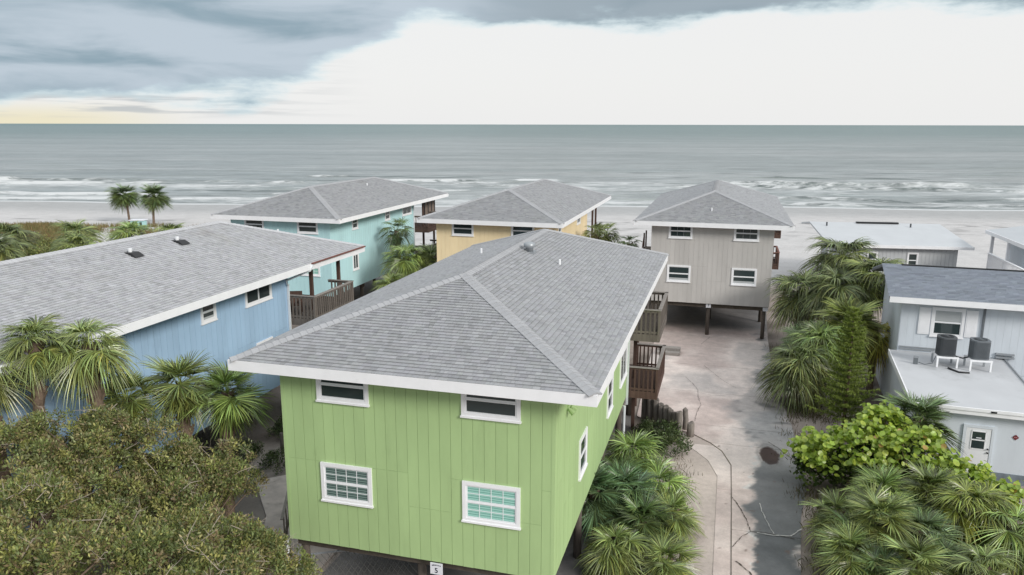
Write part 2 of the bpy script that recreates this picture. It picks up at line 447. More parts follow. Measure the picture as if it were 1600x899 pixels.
def build_sea():
    xs = np.unique(np.concatenate([-np.geomspace(230, 40000, 14), np.arange(-220, 221, 1.1), np.geomspace(230, 40000, 14)]))
    yy = np.unique(np.concatenate([np.arange(120, 260, .45), np.arange(260, 420, 2.0), np.geomspace(420, 60000, 40)]))
    X, Y = np.meshgrid(xs, yy)
    s = shore(X); d = Y - s
    Z = np.full(X.shape, SEA_Z); foam = np.zeros(X.shape); face = np.zeros(X.shape)
    live = sstep(d, -2, 6)
    # long swells
    ph = d + 5 * fbm(X, Y * 0, .018, 3) + 2 * fbm(X, Y, .05, 2)
    Z += live * (.10 * np.sin(ph * .42) * sstep(d, 20, 60) * np.exp(-d / 420.0)) + .12 * live * (fbm(X, Y, .16, 3) - .5) * np.exp(-np.clip(d, 0, None) / 300)
    # breaker lines: (distance off shore, height, foam width, along-shore frequency, seed, threshold)
    for dd, h, fw, fr_, phs, th in ((9, .30, 6, .05, 3.1, .50), (19, .42, 7, .045, 11.0, .52), (30, .35, 6, .05, 27.0, .56), (43, .6, 9, .03, 41.0, .50),
                                   (56, .85, 11, .028, 57.0, .50), (67, .6, 6, .045, 77.0, .57), (82, .5, 5, .05, 91.0, .60), (104, .45, 4, .05, 103.0, .63)):
        wob = (fbm(X, X * 0 + phs, .025, 3) - .5) * 16 + (fbm(X, X * 0 + phs + 9, .12, 3) - .5) * 4
        swell = sstep(fbm(X, X * 0 + phs + 60, fr_ * .7, 2), .35, .6)
        amp = sstep(fbm(X, X * 0 + phs + 30, fr_, 4), th - .02, th + .12)
        q = d - dd - wob
        Z += h * (.45 * swell + .75 * amp) * np.where(q < 0, np.exp(-(q / .8) ** 2), np.exp(-(q / 3.0) ** 2)) * live
        face = np.maximum(face, np.exp(-((q + .4) / (.9 + .5 * h)) ** 2) * np.clip(swell * .9 + .3 * amp, 0, 1) * sstep(vnoise(X, Y * 0 + phs, .045), .35, .65))
        tex = .55 + .9 * fbm(X, Y, .35, 3)
        foam = np.maximum(foam, amp * tex * np.where(q < 0.6, np.exp(-((q - .6) / (fw * .5)) ** 2), np.exp(-((q - .6) / 1.0) ** 2)) * .95)
    foam *= 1 - .35 * sstep(X, 5, 45)
    # swash along the beach
    foam = np.maximum(foam, 1.25 * np.exp(-((d - .8) / 1.5) ** 2))
    foam = np.maximum(foam, (.62 * np.exp(-((d - 9) / 11) ** 2)) * (.6 + .8 * fbm(X, Y, .08, 3)))
    foam = np.maximum(foam, (.60 * np.exp(-((d - 46) / 30) ** 2)) * (.5 + .9 * fbm(X + 90, Y * 2, .05, 3)))
    cp = sstep(vnoise(X, Y * 3, .09), .9, .97) * sstep(d, 60, 110) * np.exp(-d / 260) * .5
    foam = np.maximum(foam, cp)
    V = np.stack([X.ravel(), Y.ravel(), Z.ravel()], 1)
    nx, ny = len(xs), len(yy); i = np.arange(nx * ny).reshape(ny, nx)
    F = np.stack([i[:-1, :-1].ravel(), i[:-1, 1:].ravel(), i[1:, 1:].ravel(), i[1:, :-1].ravel()], 1)
    me = np_mesh('sea', V, F, M['sea'], None, True)
    af = me.attributes.new('Face', 'FLOAT', 'POINT'); af.data.foreach_set('value', face.astype(np.float32).ravel())
    at = me.attributes.new('Foam', 'FLOAT', 'POINT'); at.data.foreach_set('value', foam.astype(np.float32).ravel())
    tag(link('sea', me), kind='structure')


build_ground(); build_sea()

# ------------------------------------------------------------------ driveway: slabs with open joints
def build_driveway():
    root = empty('driveway', (CEN['g'][0], CEN['g'][1], 0), -YAW); tag(root, kind='structure')
    L = [(-16, 8.36), (1.07, 8.36), (3.77, 8.34), (5.1, 7.95), (5.87, 7.44), (6.6, 6.72), (7.9, 4.3), (8.1, 3.95), (24, 3.4), (46, 3.2)]
    Rr = [(-16, 10.5), (-3.8, 10.45), (0, 10.75), (2.7, 11.2), (9, 11.05), (13, 10.75), (18, 10.6), (24, 10.6), (46, 11.2)]
    lf = lambda b: np.interp(b, [p[0] for p in L], [p[1] for p in L])
    rf = lambda b: np.interp(b, [p[0] for p in Rr], [p[1] for p in Rr])

    def colour(a, b):
        n = fbm(a * 1.0, b, .8, 5); n2 = fbm(a + 40, b, .28, 4); n3 = fbm(a - 70, b + 9, 2.3, 4)
        c = np.array([.73, .64, .595])[None, :] * (0.86 + .28 * n)[:, None]
        pinkm = sstep(n2, .44, .62) * .75
        pinkm = np.maximum(pinkm, sstep(n, .35, .5) * np.exp(-(((a - 9.0) / .75) ** 2 + ((b + .6) / 3.6) ** 4)))
        pinkm = np.maximum(pinkm, .9 * np.exp(-((b - 24.6) / 1.2) ** 2) * (b > 23.4))
        c = c + (np.array([.52, .425, .395]) * (.78 + .4 * n3)[:, None] - c) * np.clip(pinkm, 0, .9)[:, None]
        # grey run-off along the low right hand side, dark where damp
        ctr = np.interp(b, [-14, -6, -3, -1.5, 1, 3.5, 5.5, 8, 11, 14, 17, 20, 24], [10.1, 9.75, 9.75, 9.85, 9.95, 9.9, 9.9, 9.6, 9.4, 10.0, 10.1, 10.3, 10.4])
        wid = np.interp(b, [-14, -6, -2, -1.4, 1, 4, 6, 9, 14, 18, 24], [.35, .5, .5, .72, .85, .75, .95, 1.25, .8, .55, .35])
        dq = a - ctr + (n2 - .5) * 1.5 + (n3 - .5) * .7 + (n - .5) * .8; q = np.where(dq > 0, dq * .62, -dq) / wid
        g = 1 - sstep(q, .75, 1.2)
        greym = g * np.interp(b, [-14, 4.2, 6.5, 12, 16, 24], [1, 1, .62, .62, .7, .4])
        c = c + (np.array([.30, .305, .31]) - c) * (np.clip(greym + .45 * sstep(n2, .45, .3) * sstep(b, 4, 9), 0, 1) * .9)[:, None]
        dark = g * np.interp(b, [-14, -5.5, -4.8, -1.7, -1.4, 3.2, 5, 30], [.15, .3, .95, .95, .75, .8, .1, 0])
        blot = sstep(n, .53, .66) * g * sstep(b, 5, 8) * .75
        blot = np.maximum(blot, .85 * np.exp(-(((a - 10.1) / .8) ** 2 + ((b - 15.6) / 1.1) ** 2)) * sstep(n3, .36, .6))
        dark = np.maximum(dark, blot)
        c = c + (np.array([.080, .084, .088]) * (.8 + .5 * n3)[:, None] - c) * np.clip(dark, 0, 1)[:, None]
        # chalky fringe of the damp patch
        fr = np.exp(-((q - 1.12) / .13) ** 2) * sstep(n3, .45, .62) * (b < 6) * .8
        c = c + (np.array([.6, .585, .57]) - c) * fr[:, None]
        # rust brown mud stain with a grey tail
        ra = np.hypot((a - 9.92) / .40, (b - 5.15) / .98) + (n3 - .5) * .55 + (n - .5) * .35
        mud = 1 - sstep(ra, .82, 1.02); ring = np.exp(-((ra - 1.15) / .16) ** 2) * .6
        c = c + (np.array([.20, .195, .19]) - c) * ring[:, None]
        c = c + (np.array([.045, .024, .019]) * (.6 + .8 * n3)[:, None] - c) * (mud * .95)[:, None]
        # dark slab in the carport of the grey house
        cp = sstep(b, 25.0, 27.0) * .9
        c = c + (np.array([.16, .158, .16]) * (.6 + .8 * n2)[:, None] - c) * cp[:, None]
        leaf = ((vnoise(a, b, 6.0) > .955) & (b < 6)) * .6
        c = c + (np.array([.12, .07, .055]) - c) * leaf[:, None]
        return c, np.clip(dark, 0, 1)

    def slab(bs, left, right, na=None, col=None, name='concrete_slab', z=.045):
        rs = .075 if bs[1] < 8 else .14; nb = max(2, int((bs[1] - bs[0]) / rs)); B = np.linspace(bs[0] + .013, bs[1] - .013, nb)
        wid = max(right(b) - left(b) for b in bs); na = na or max(2, int(wid / rs))
        V = []; 
        for b in B:
            l, r = left(b) + .012, right(b) - .012
            for k in range(na): V.append((l + (r - l) * k / (na - 1), b, z))
        V = np.array(V); n0 = len(V)
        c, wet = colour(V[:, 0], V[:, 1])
        V[:, 2] += .012 * (fbm(V[:, 0], V[:, 1], .3, 3) - .5)
        idx = np.arange(n0).reshape(nb, na)
        F = [tuple(q) for q in np.stack([idx[:-1, :-1].ravel(), idx[:-1, 1:].ravel(), idx[1:, 1:].ravel(), idx[1:, :-1].ravel()], 1)]
        per = list(idx[0]) + list(idx[1:, -1]) + list(idx[-1, :-1][::-1]) + list(idx[1:-1, 0][::-1])
        per = [int(p) for p in per]
        Vl = [tuple(v) for v in V] + [(V[p][0], V[p][1], -.06) for p in per]
        cc = np.concatenate([c, np.tile([[.36, .32, .295]] if z < .03 else [[.13, .115, .10]], (len(per), 1))]); ww = np.concatenate([wet, np.zeros(len(per))])
        m = len(per)
        for k in range(m): F.append((per[(k + 1) % m], per[k], n0 + k, n0 + (k + 1) % m))
        me = np_mesh(name, Vl, F, M['concrete'], cc)
        at = me.attributes.new('Wet', 'FLOAT', 'POINT'); at.data.foreach_set('value', ww.astype(np.float32))
        return link(name, me, root)

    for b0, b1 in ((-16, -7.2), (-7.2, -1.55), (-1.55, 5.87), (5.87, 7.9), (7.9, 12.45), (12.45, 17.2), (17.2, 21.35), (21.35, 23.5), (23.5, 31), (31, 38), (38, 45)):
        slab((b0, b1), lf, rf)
    # outer strip of paler concrete left of the long joint
    o = [(-16, 7.78), (1, 7.8), (2.6, 7.8), (4.0, 7.4), (4.7, 6.95), (5.6, 6.3)]
    of = lambda b: np.interp(b, [p[0] for p in o], [p[1] for p in o])
    for bb in ((-16, -5), (-5, 1.5), (1.5, 5.6)): slab(bb, of, lambda b: lf(b) - .02, z=.016)
    # cracks and chalky lines lie as thin ribbons on the slabs
    def ribbon(name, pts, w, m, z=.066, seed=0):
        r = random.Random(seed); P = []
        for i in range(len(pts) - 1):
            n = max(2, int(math.hypot(pts[i + 1][0] - pts[i][0], pts[i + 1][1] - pts[i][1]) / .12))
            for k in range(n): P.append((pts[i][0] + (pts[i + 1][0] - pts[i][0]) * k / n, pts[i][1] + (pts[i + 1][1] - pts[i][1]) * k / n))
        P.append(pts[-1]); P = [(x + r.gauss(0, .010), y + r.gauss(0, .010)) for x, y in P]
        b = MB()
        for i in range(len(P) - 1):
            d = Vector((P[i + 1][0] - P[i][0], P[i + 1][1] - P[i][1])); d = d.normalized() if d.length > 1e-6 else Vector((1, 0))
            nn = Vector((-d.y, d.x)); w0 = w * r.uniform(.15, .65); w1 = w * r.uniform(.15, .65)
            b.add([(P[i][0] - nn.x * w0, P[i][1] - nn.y * w0, z), (P[i][0] + nn.x * w0, P[i][1] + nn.y * w0, z),
                   (P[i + 1][0] + nn.x * w1, P[i + 1][1] + nn.y * w1, z), (P[i + 1][0] - nn.x * w1, P[i + 1][1] - nn.y * w1, z)], [(3, 2, 1, 0)])
        b.obj(name, m, root)
    C = M['crack']
    ribbon('crack', [(6.79, 17.05), (7.3, 15.9), (7.72, 14.94), (8.1, 14.2), (8.56, 13.56), (9.3, 13.7), (10.21, 14.03)], .016, C, seed=1)
    ribbon('crack', [(5.84, 14.74), (6.3, 13.7), (6.61, 12.79), (6.7, 11.6), (6.87, 10.42), (6.72, 9.4), (6.66, 8.18)], .02, C, seed=2)
    ribbon('crack', [(6.6, 12.3), (7.4, 12.0), (8.3, 12.2)], .012, C, seed=3)
    ribbon('crack', [(6.93, 23.4), (6.44, 21.46)], .02, C, seed=4)
    ribbon('crack', [(8.36, .9), (8.65, .1), (8.85, -.7), (9.0, -1.54), (9.5, -1.5), (10.4, -1.65)], .03, C, seed=5)
    ribbon('crack', [(9.0, -1.54), (8.7, -2.0), (8.38, -2.75)], .022, C, seed=6)
    ribbon('mineral_line', [(9.2, -1.58), (9.7, -1.62), (10.3, -1.5), (10.7, -.9)], .05, M['efflorescence'], .070, seed=7)
    ribbon('mineral_line', [(9.35, .6), (9.42, 0), (9.6, -.9), (9.75, -1.5)], .03, M['efflorescence'], .070, seed=8)
    ribbon('crack', [(8.5, -3.6), (8.9, -4.1), (9.3, -5.0), (9.4, -6.0)], .05, C, seed=9)
    ribbon('crack', [(9.9, 6.6), (10.3, 6.0), (10.6, 5.3), (10.9, 5.0)], .03, C, seed=10)
    # carport slab below the green house and a path by the blue one
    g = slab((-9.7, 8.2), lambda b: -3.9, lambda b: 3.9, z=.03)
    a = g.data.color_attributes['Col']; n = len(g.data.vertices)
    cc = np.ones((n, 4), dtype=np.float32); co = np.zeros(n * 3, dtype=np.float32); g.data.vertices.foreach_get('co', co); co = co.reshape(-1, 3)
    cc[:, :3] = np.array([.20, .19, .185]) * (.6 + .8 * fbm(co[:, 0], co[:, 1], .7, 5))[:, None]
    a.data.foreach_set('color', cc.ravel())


build_driveway()

# ------------------------------------------------------------------ house parts
WALL_A, FRONT, REAR = 3.8, -9.5, 4.7
EAVE, RISE, HW, HL = 7.6, 1.65, 4.9, 10.15
FLOOR, WTOP = 2.22, 7.62


def window(parent, face, u0, u1, z0, z1, style='sash', trim=.10, wall=None, base=None):
    """face 'front' (plane b=FRONT, looking -b), 'right' / 'left' (plane a=+-WALL_A). A trim frame with sashes, panes, muntins, blinds"""
    off = base if base is not None else {'front': FRONT - .022, 'right': WALL_A + .022, 'left': -WALL_A - .022}[face]
    sgn = {'front': -1, 'right': 1, 'left': -1}[face]
    def bx(m, ua, ub, za, zb, d0, d1):
        lo, hi = sorted((off + sgn * d0, off + sgn * d1))
        if face == 'front': m.box(ua, ub, lo, hi, za, zb)
        else: m.box(lo, hi, ua, ub, za, zb)
        return m
    m = MB()
    bx(m, u0, u1, z0, z0 + trim, 0, .05); bx(m, u0, u1, z1 - trim, z1, 0, .05)
    bx(m, u0, u0 + trim, z0 + trim, z1 - trim, 0, .048); bx(m, u1 - trim, u1, z0 + trim, z1 - trim, 0, .048)
    w = m.obj('window', M['white'], parent)
    bx(MB(), u0 - .02, u1 + .02, z0 - .03, z0 + .02, 0, .075).obj('sill', M['white'], w)
    iu0, iu1, iz0, iz1 = u0 + trim, u1 - trim, z0 + trim, z1 - trim
    sf = .04; zm = (iz0 + iz1) / 2
    glass = M['glass']
    if style == 'grid_mint': glass = M['glass_mint']
    def sash(a0, a1, c0, c1, d):
        s = MB()
        bx(s, a0, a1, c0, c0 + sf, .004, d); bx(s, a0, a1, c1 - sf, c1, .004, d)
        bx(s, a0, a0 + sf, c0 + sf, c1 - sf, .004, d - .002); bx(s, a1 - sf, a1, c0 + sf, c1 - sf, .004, d - .002)
        s.obj('sash', M['vinyl'], w)
    if style == 'double':
        um = (iu0 + iu1) / 2
        cells = [(iu0, um, iz0, iz1), (um, iu1, iz0, iz1)]
    elif style == 'side':
        um = (iu0 + iu1) / 2
        cells = [(iu0, um, iz0, iz1), (um, iu1, iz0, iz1)]
    else:
        cells = [(iu0, iu1, iz0, zm), (iu0, iu1, zm, iz1)]
    for k, (a0, a1, c0, c1) in enumerate(cells):
        sash(a0, a1, c0, c1, .034 if k == 0 else .026)
        p0, p1, q0, q1 = a0 + sf, a1 - sf, c0 + sf, c1 - sf
        bx(MB(), p0, p1, q0, q1, .003, .010).obj('pane', glass, w)
        if style in ('grid', 'grid_mint'):
            b = MB(); n = 6
            for i in range(n):
                zc = q0 + (q1 - q0) * (i + .5) / n
                bx(b, p0, p1, zc - (q1 - q0) / n * .34, zc + (q1 - q0) / n * .34, .010, .0125)
            b.obj('blind', M['blind_mint'] if style == 'grid_mint' else M['blind'], w)
            b = MB()
            for i in (1, 2, 3):
                uc = p0 + (p1 - p0) * i / 4; bx(b, uc - .009, uc + .009, q0, q1, .013, .020)
            bx(b, p0, p1, (q0 + q1) / 2 - .009, (q0 + q1) / 2 + .009, .013, .019)
            b.obj('muntin', M['vinyl'], w)
        elif style == 'half' and k == 0:
            bx(MB(), p0, p1, q0, q0 + (q1 - q0) * .35, .010, .013).obj('blind', M['shade'], w)
        elif style == 'muntin':
            b = MB()
            for i in (1, 2): 
                uc = p0 + (p1 - p0) * i / 3; bx(b, uc - .008, uc + .008, q0, q1, .010, .017)
            b.obj('muntin', M['galv'], w)
    return w


TABS = (.11, .15, .19, .24)
def tab_mesh(w, matl):
    me = bpy.data.meshes.new('shingle')
    e = .155
    vs = [(-w / 2, 0, .034), (w / 2, 0, .034), (w / 2, e, .006), (-w / 2, e, .006), (-w / 2, 0, 0), (w / 2, 0, 0), (w / 2, e, 0), (-w / 2, e, 0)]
    fs = [(0, 1, 2, 3), (4, 5, 1, 0), (5, 6, 2, 1), (7, 4, 0, 3)]
    return np_mesh('shingle', vs, fs, matl, [(1, 1, 1)] * 8)


def tint_of(r):
    k = r.random()
    t = .93 + .14 * r.random()
    if k < .16: t *= .86
    elif k > .88: t *= 1.09
    return (t, t * (1 + r.uniform(-.01, .015)), t * (1 + r.uniform(-.005, .03)))


def shingles(roof, O, U, Vv, width, apexw, slope, matl, single=0, expo=.138, seed=1, tabs=TABS, cam_l=None):
    """O eave left corner, U along the eave, V up the slope; the plane narrows from `width` to `apexw` over `slope`"""
    r = random.Random(seed); N = U.cross(Vv).normalized()
    rot = Matrix((U, Vv, N)).transposed().to_euler()
    items = []
    k = 0
    while k * expo < slope - .02:
        v0 = k * expo; vm = v0 + expo * .5
        ins = (width - apexw) / 2 * vm / slope
        u = ins - r.random() * .25; end = width - ins
        # soft, slowly varying tone along each course
        while u < end - .02:
            w = r.choice(tabs); a, b = max(u, ins), min(u + w, end)
            if b - a > .03: items.append((a, b, v0, w if (a == u and b == u + w) else None))
            u += w
        k += 1
    m = MB(); chosen = set()
    if single:
        order = sorted((i for i, it in enumerate(items) if it[3]), key=lambda i: ((O + U * items[i][0] + Vv * items[i][2]) - cam_l).length)
        chosen = set(order[:single])
        meshes = {w: tab_mesh(w - .006, matl) for w in tabs}
    e = expo + .012
    for i, (a, b, v0, w) in enumerate(items):
        c = tint_of(r)
        if i in chosen:
            o = link('shingle', meshes[w], roof, O + U * ((a + b) / 2) + Vv * v0 + N * .002, rot)
            o.color = c + (1,)
            continue
        g = .003; p = O + U * (a + g) + Vv * v0 + N * .002; q = O + U * (b - g) + Vv * v0 + N * .002
        pb, qb = p + Vv * e, q + Vv * e
        h = .034
        m.add([p + N * h, q + N * h, qb + N * .006, pb + N * .006, p, q, qb, pb], [(0, 1, 2, 3), (4, 5, 1, 0), (5, 6, 2, 1), (7, 4, 0, 3)], c)
    o = m.obj('shingle', matl, roof); o['kind'] = 'stuff'
    return o


def caps(roof, P, Q, N1, N2, matl, single, seed=3, w=.19, tone=1.13):
    """cap shingles along a hip or a ridge, bent over the edge"""
    r = random.Random(seed); d = (Q - P); L = d.length; d.normalize()
    n = int(L / .19); up = (N1 + N2).normalized()
    def side(Na):
        s = Na.cross(d).normalized()
        return s
    s1 = N1.cross(d).normalized(); s2 = N2.cross(d).normalized()
    c1 = s1 if s1.dot(N2) < 0 else -s1
    c2 = s2 if s2.dot(N1) < 0 else -s2
    def piece(o, h0, h1, ln):
        a, b = o, o + d * ln
        vs = [a + c1 * w + N1 * (h0 * .6), a + up * h0, a + c2 * w + N2 * (h0 * .6), b + c1 * w + N1 * (h1 * .6), b + up * h1, b + c2 * w + N2 * (h1 * .6),
              a + c1 * w, a, a + c2 * w]
        return vs, [(0, 1, 4, 3), (1, 2, 5, 4), (6, 7, 1, 0), (7, 8, 2, 1), (6, 0, 3), (8, 5, 2)]
    m = MB(); base = None
    for i in range(n):
        tt = tone * r.uniform(.96, 1.05); c = (tt, tt, tt * 1.01)
        if single:
            if base is None:
                vs, fs = piece(Vector((0, 0, 0)), .062, .046, L / n + .02); base = np_mesh('cap_shingle', vs, fs, matl, [(1, 1, 1)] * len(vs))
            o = link('cap_shingle', base, roof, P + d * (L * i / n)); o.color = c + (1,)
        else:
            vs, fs = piece(P + d * (L * i / n), .062, .046, L / n + .02); m.add(vs, fs, c)
    if not single:
        o = m.obj('cap_shingle', matl, roof); o['kind'] = 'stuff'


def deck(parent, z, a0, a1, b0, b1, mats, detail, side=1, name='deck'):
    """balcony floor with joist skirt, corner posts, rails and balusters on three sides (right: a1 outer)"""
    wood, capm = mats
    m = MB(); n = int((b1 - b0) / .15)
    for i in range(n): m.box(min(a0, a1), max(a0, a1), b0 + (b1 - b0) * i / n, b0 + (b1 - b0) * (i + 1) / n - .008, z - .04, z)
    d = m.obj(name, wood, parent)
    s = 1 if a1 > a0 else -1
    m = MB()
    lo, hi = sorted((a0, a1))
    m.box(lo, hi, b0 - .045, b0 - .005, z - .30, z + .015); m.box(lo, hi, b1 + .005, b1 + .045, z - .30, z + .015)
    x0, x1 = sorted((a1 + s * .005, a1 + s * .045)); m.box(x0, x1, b0 - .045, b1 + .045, z - .30, z + .015)
    for i in range(1, 5): m.box(lo, hi - .01, b0 + (b1 - b0) * i / 5 - .02, b0 + (b1 - b0) * i / 5 + .02, z - .27, z - .045)
    m.obj('joist', wood, d)
    rt = z + 1.08
    wa = WALL_A * s
    for (p, q) in (((wa, b0), (a1, b0)), ((a1, b0), (a1, b1)), ((wa, b1), (a1, b1))):
        p, q = Vector(p), Vector(q); dv = (q - p).normalized(); nn = Vector((-dv.y, dv.x)) * .0
        MB().bar((p.x, p.y, rt), (q.x + dv.x * .07, q.y + dv.y * .07, rt), .15, .035).obj('rail_cap', capm, d)
        MB().bar((p.x, p.y, rt - .075), (q.x, q.y, rt - .075), .035, .09).obj('rail', wood, d)
        MB().bar((p.x, p.y, z + .10), (q.x, q.y, z + .10), .035, .09).obj('rail', wood, d)
        L = (q - p).length; n = int(L / (.175 if detail else .2))
        if detail:
            me = MB().box(-.034, .034, -.02, .02, -.12, .98).mesh('baluster', wood)
            for i in range(1, n): 
                t = p + dv * (L * i / n); link('baluster', me, d, (t.x, t.y, z + .06), (0, 0, math.atan2(dv.y, dv.x)))
        else:
            m = MB()
            for i in range(1, n):
                t = p + dv * (L * i / n); m.box(t.x - .02, t.x + .02, t.y - .02, t.y + .02, z - .05, z + 1.03)
            o = m.obj('baluster', wood, d); o['kind'] = 'stuff'
    for p in ((a1, b0), (a1, b1)):
        MB().box(p[0] - .05, p[0] + .05, p[1] - .05, p[1] + .05, z - .25, rt - .02).obj('post', wood, d)
    return d


def house(c, label, wallm, shm, wins, single_shingles=0, single_caps=False, boards=True, decks=(2.5, 5.05), wood='wood_grey', capm='rail_cap', left_deck=False, seed=1, detail=True, gutter=None, ext=0.0):
    FRONT = -9.5 - ext; HF = HL + ext
    root = empty('beach_house', (CEN[c][0], CEN[c][1], 0), -YAW); tag(root, label, 'house', 'raised beach houses with hipped shingle roofs')
    A = WALL_A
    m = MB(); m.box(-A - .008, A + .008, FRONT - .008, REAR + .008, FLOOR + .012, 7.72)
    wall = m.obj('wall', wallm, root)
    # grooved siding, board by board
    rr = random.Random(seed)
    def run(face, n, lo, hi, top):
        mm = MB(); w = (hi - lo) / n
        for i in range(n):
            u0, u1 = lo + w * i + .0045, lo + w * (i + 1) - .0045
            j = rr.uniform(0, .003); z0 = FLOOR + rr.uniform(-.004, .004)
            bm = MB() if boards else mm
            if boards:                                  # sheets butt at staggered heights
                seam = 3.74 if (i // 4) % 2 else 4.70
                for za, zb in ((z0, seam - .003), (seam + .003, top)):
                    pb = MB()
                    if face == 'front': pb.box(u0, u1, FRONT - .022 - j, FRONT + .015, za, zb)
                    else: pb.box(A - .015, A + .022 + j, u0, u1, za, zb)
                    pb.obj('siding_board', wallm, wall)
                continue
            if face == 'front': bm.box(u0, u1, FRONT - .022 - j, FRONT + .015, z0, top)
            elif face == 'right': bm.box(A - .015, A + .022 + j, u0, u1, z0, top)
            elif face == 'left': bm.box(-A - .022 - j, -A + .015, u0, u1, z0, top)
            else: bm.box(u0, u1, REAR - .015, REAR + .022 + j, z0, top)
            if boards: bm.obj('siding_board', wallm, wall)
        if not boards: mm.obj('siding_board', wallm, wall)['kind'] = 'stuff'
    run('front', 25, -A, A, WTOP); nb_ = round((REAR - FRONT) / .304)
    run('right', nb_, FRONT - .02, REAR + .02, 7.8)
    bsave = boards; boards = False
    run('left', nb_, FRONT - .02, REAR + .02, 7.8); run('back', 25, -A, A, 7.8)
    boards = bsave
    # corner boards
    for sx in (-1, 1): MB().box(min(sx * (A - .06), sx * (A + .032)), max(sx * (A - .06), sx * (A + .032)), FRONT - .032, FRONT + .06, FLOOR - .004, WTOP + .02).obj('corner_board', wallm, wall)
    # floor structure and pilings
    fl = MB(); fl.box(-A + .03, A - .03, FRONT + .03, REAR + 4.0, FLOOR - .03, FLOOR + .008); floor = fl.obj('floor_deck', M['beam'], root)
    for bb in ((-9.2, -4.7, -.1, 4.5, 8.2) + ((-9.2 - ext,) if ext else ())): MB().box(-A + .05, A - .05, bb - .07, bb + .07, FLOOR - .30, FLOOR - .035).obj('floor_beam', M['beam'], floor)
    pm = MB().tube([(0, 0, -.4), (0, 0, 1.0), (0, 0, FLOOR - .31)], [.135, .128, .122], 10).mesh('piling', M['piling'], True)
    for bb in ((-9.2, -4.7, -.1, 4.5, 8.2) + ((-9.2 - ext,) if ext else ())):
        for aa in (-3.55, .05, 3.55): link('piling', pm, root, (aa, bb, 0))
    # roof
    k = RISE / HW; t = .10
    def rp(z): return [(-HW, -HF, EAVE - z), (HW, -HF, EAVE - z), (HW, HL, EAVE - z), (-HW, HL, EAVE - z), (0, -HF + HW, EAVE + RISE - z), (0, HL - HW, EAVE + RISE - z)]
    top = rp(.005); bot = rp(t)
    hf = [(0, 1, 4), (1, 2, 5, 4), (2, 3, 5), (3, 0, 4, 5)]
    roof = MB().add(top, hf).add(bot, [tuple(reversed(f)) for f in hf]).obj('roof', M['roof_felt'], root)
    MB().add([(x * .985, y * .993, z - .006) for x, y, z in bot], [tuple(reversed(f)) for f in hf]).obj('soffit', M['soffit'], roof)
    fh = .28; th = .045
    zt = EAVE + .012
    F1 = [('front', (-HW - th, HW + th, -HF - th, -HF)), ('back', (-HW - th, HW + th, HL, HL + th)), ('right', (HW, HW + th, -HF, HL)), ('left', (-HW - th, -HW, -HF, HL))]
    for nm, (x0, x1, y0, y1) in F1:
        MB().box(x0, x1, y0, y1, EAVE - fh, zt - (.003 if nm in ('left', 'right') else 0)).obj('fascia', M['white'], roof)
    if gutter:
        g = MB(); g.box(HW + th + .002, HW + th + .10, gutter[0], gutter[1], EAVE - .02, EAVE + .035); g.obj('gutter', M['rust'], roof)
        g = MB(); g.tube([(HW + .09, gutter[0] + .04, EAVE - .05), (HW + .02, gutter[0] - .05, EAVE - .3), (A + .10, REAR - .25, EAVE - .75), (A + .09, REAR - .15, EAVE - 1.0)], .05, 8); g.obj('downspout', M['gutter_white'], roof, True)
    # shingle fields
    s1 = math.hypot(HW, RISE); U = Vector
    cl = Vector(to_lot(0, 0, c) + (H,))
    Vf = Vector((0, HW, RISE)).normalized(); Vr = Vector((-HW, 0, RISE)).normalized(); Vb = Vector((0, -HW, RISE)).normalized(); Vl = Vector((HW, 0, RISE)).normalized()
    ov = .035
    P = lambda x, y: Vector((x, y, EAVE))
    tabs = TABS if detail else (.15, .20, .25, .30)
    ns = single_shingles
    shingles(roof, P(-HW, -HF) - Vf * ov, Vector((1, 0, 0)), Vf, 2 * HW, 0, s1, shm, ns, seed=seed + 1, tabs=tabs, cam_l=cl)
    shingles(roof, P(HW, -HF) - Vr * ov, Vector((0, 1, 0)), Vr, HF + HL, HF + HL - 2 * HW, s1, shm, 0, seed=seed + 2, tabs=tabs)
    shingles(roof, P(HW, HL) - Vb * ov, Vector((-1, 0, 0)), Vb, 2 * HW, 0, s1, shm, 0, seed=seed + 3, tabs=tabs)
    shingles(roof, P(-HW, HL) - Vl * ov, Vector((0, -1, 0)), Vl, HF + HL, HF + HL - 2 * HW, s1, shm, 0, seed=seed + 4, tabs=tabs)
    nf = Vector((0, -RISE, HW)).normalized(); nr = Vector((RISE, 0, HW)).normalized(); nb = Vector((0, RISE, HW)).normalized(); nl = Vector((-RISE, 0, HW)).normalized()
    z = Vector((0, 0, .012)); T0 = Vector((0, -HF + HW, EAVE + RISE)); T1 = Vector((0, HL - HW, EAVE + RISE))
    for i, (p, q, a1, a2) in enumerate(((P(HW, -HF), T0, nf, nr), (P(-HW, -HF), T0, nf, nl), (P(HW, HL), T1, nb, nr), (P(-HW, HL), T1, nb, nl), (T0, T1, nl, nr))):
        caps(roof, p + z, q + z, a1, a2, shm, single_caps and i in (0, 1, 4), seed + 10 + i)
    # windows
    for w in wins: window(wall, *w, base=FRONT - .022 if w[0] == 'front' else None)
    # decks and the posts that carry the roof over the open rear porch
    for i, zz in enumerate(decks):
        deck(root, zz, -A, 5.1, REAR + .03, 8.35, ((M['wood_brown'] if i == 0 else M['wood_grey']) if wood == 'mixed' else M[wood], M[capm]), detail)
    pm = MB().box(-.075, .075, -.075, .075, 0, 7.75).mesh('porch_post', M['wood_brown'])
    for aa, bb in ((3.95, 6.5), (-3.7, 6.5), (3.7, 9.6), (-3.7, 9.6), (0, 9.6)): link('porch_post', pm, root, (aa, bb, 0))
    return root, wall, roof


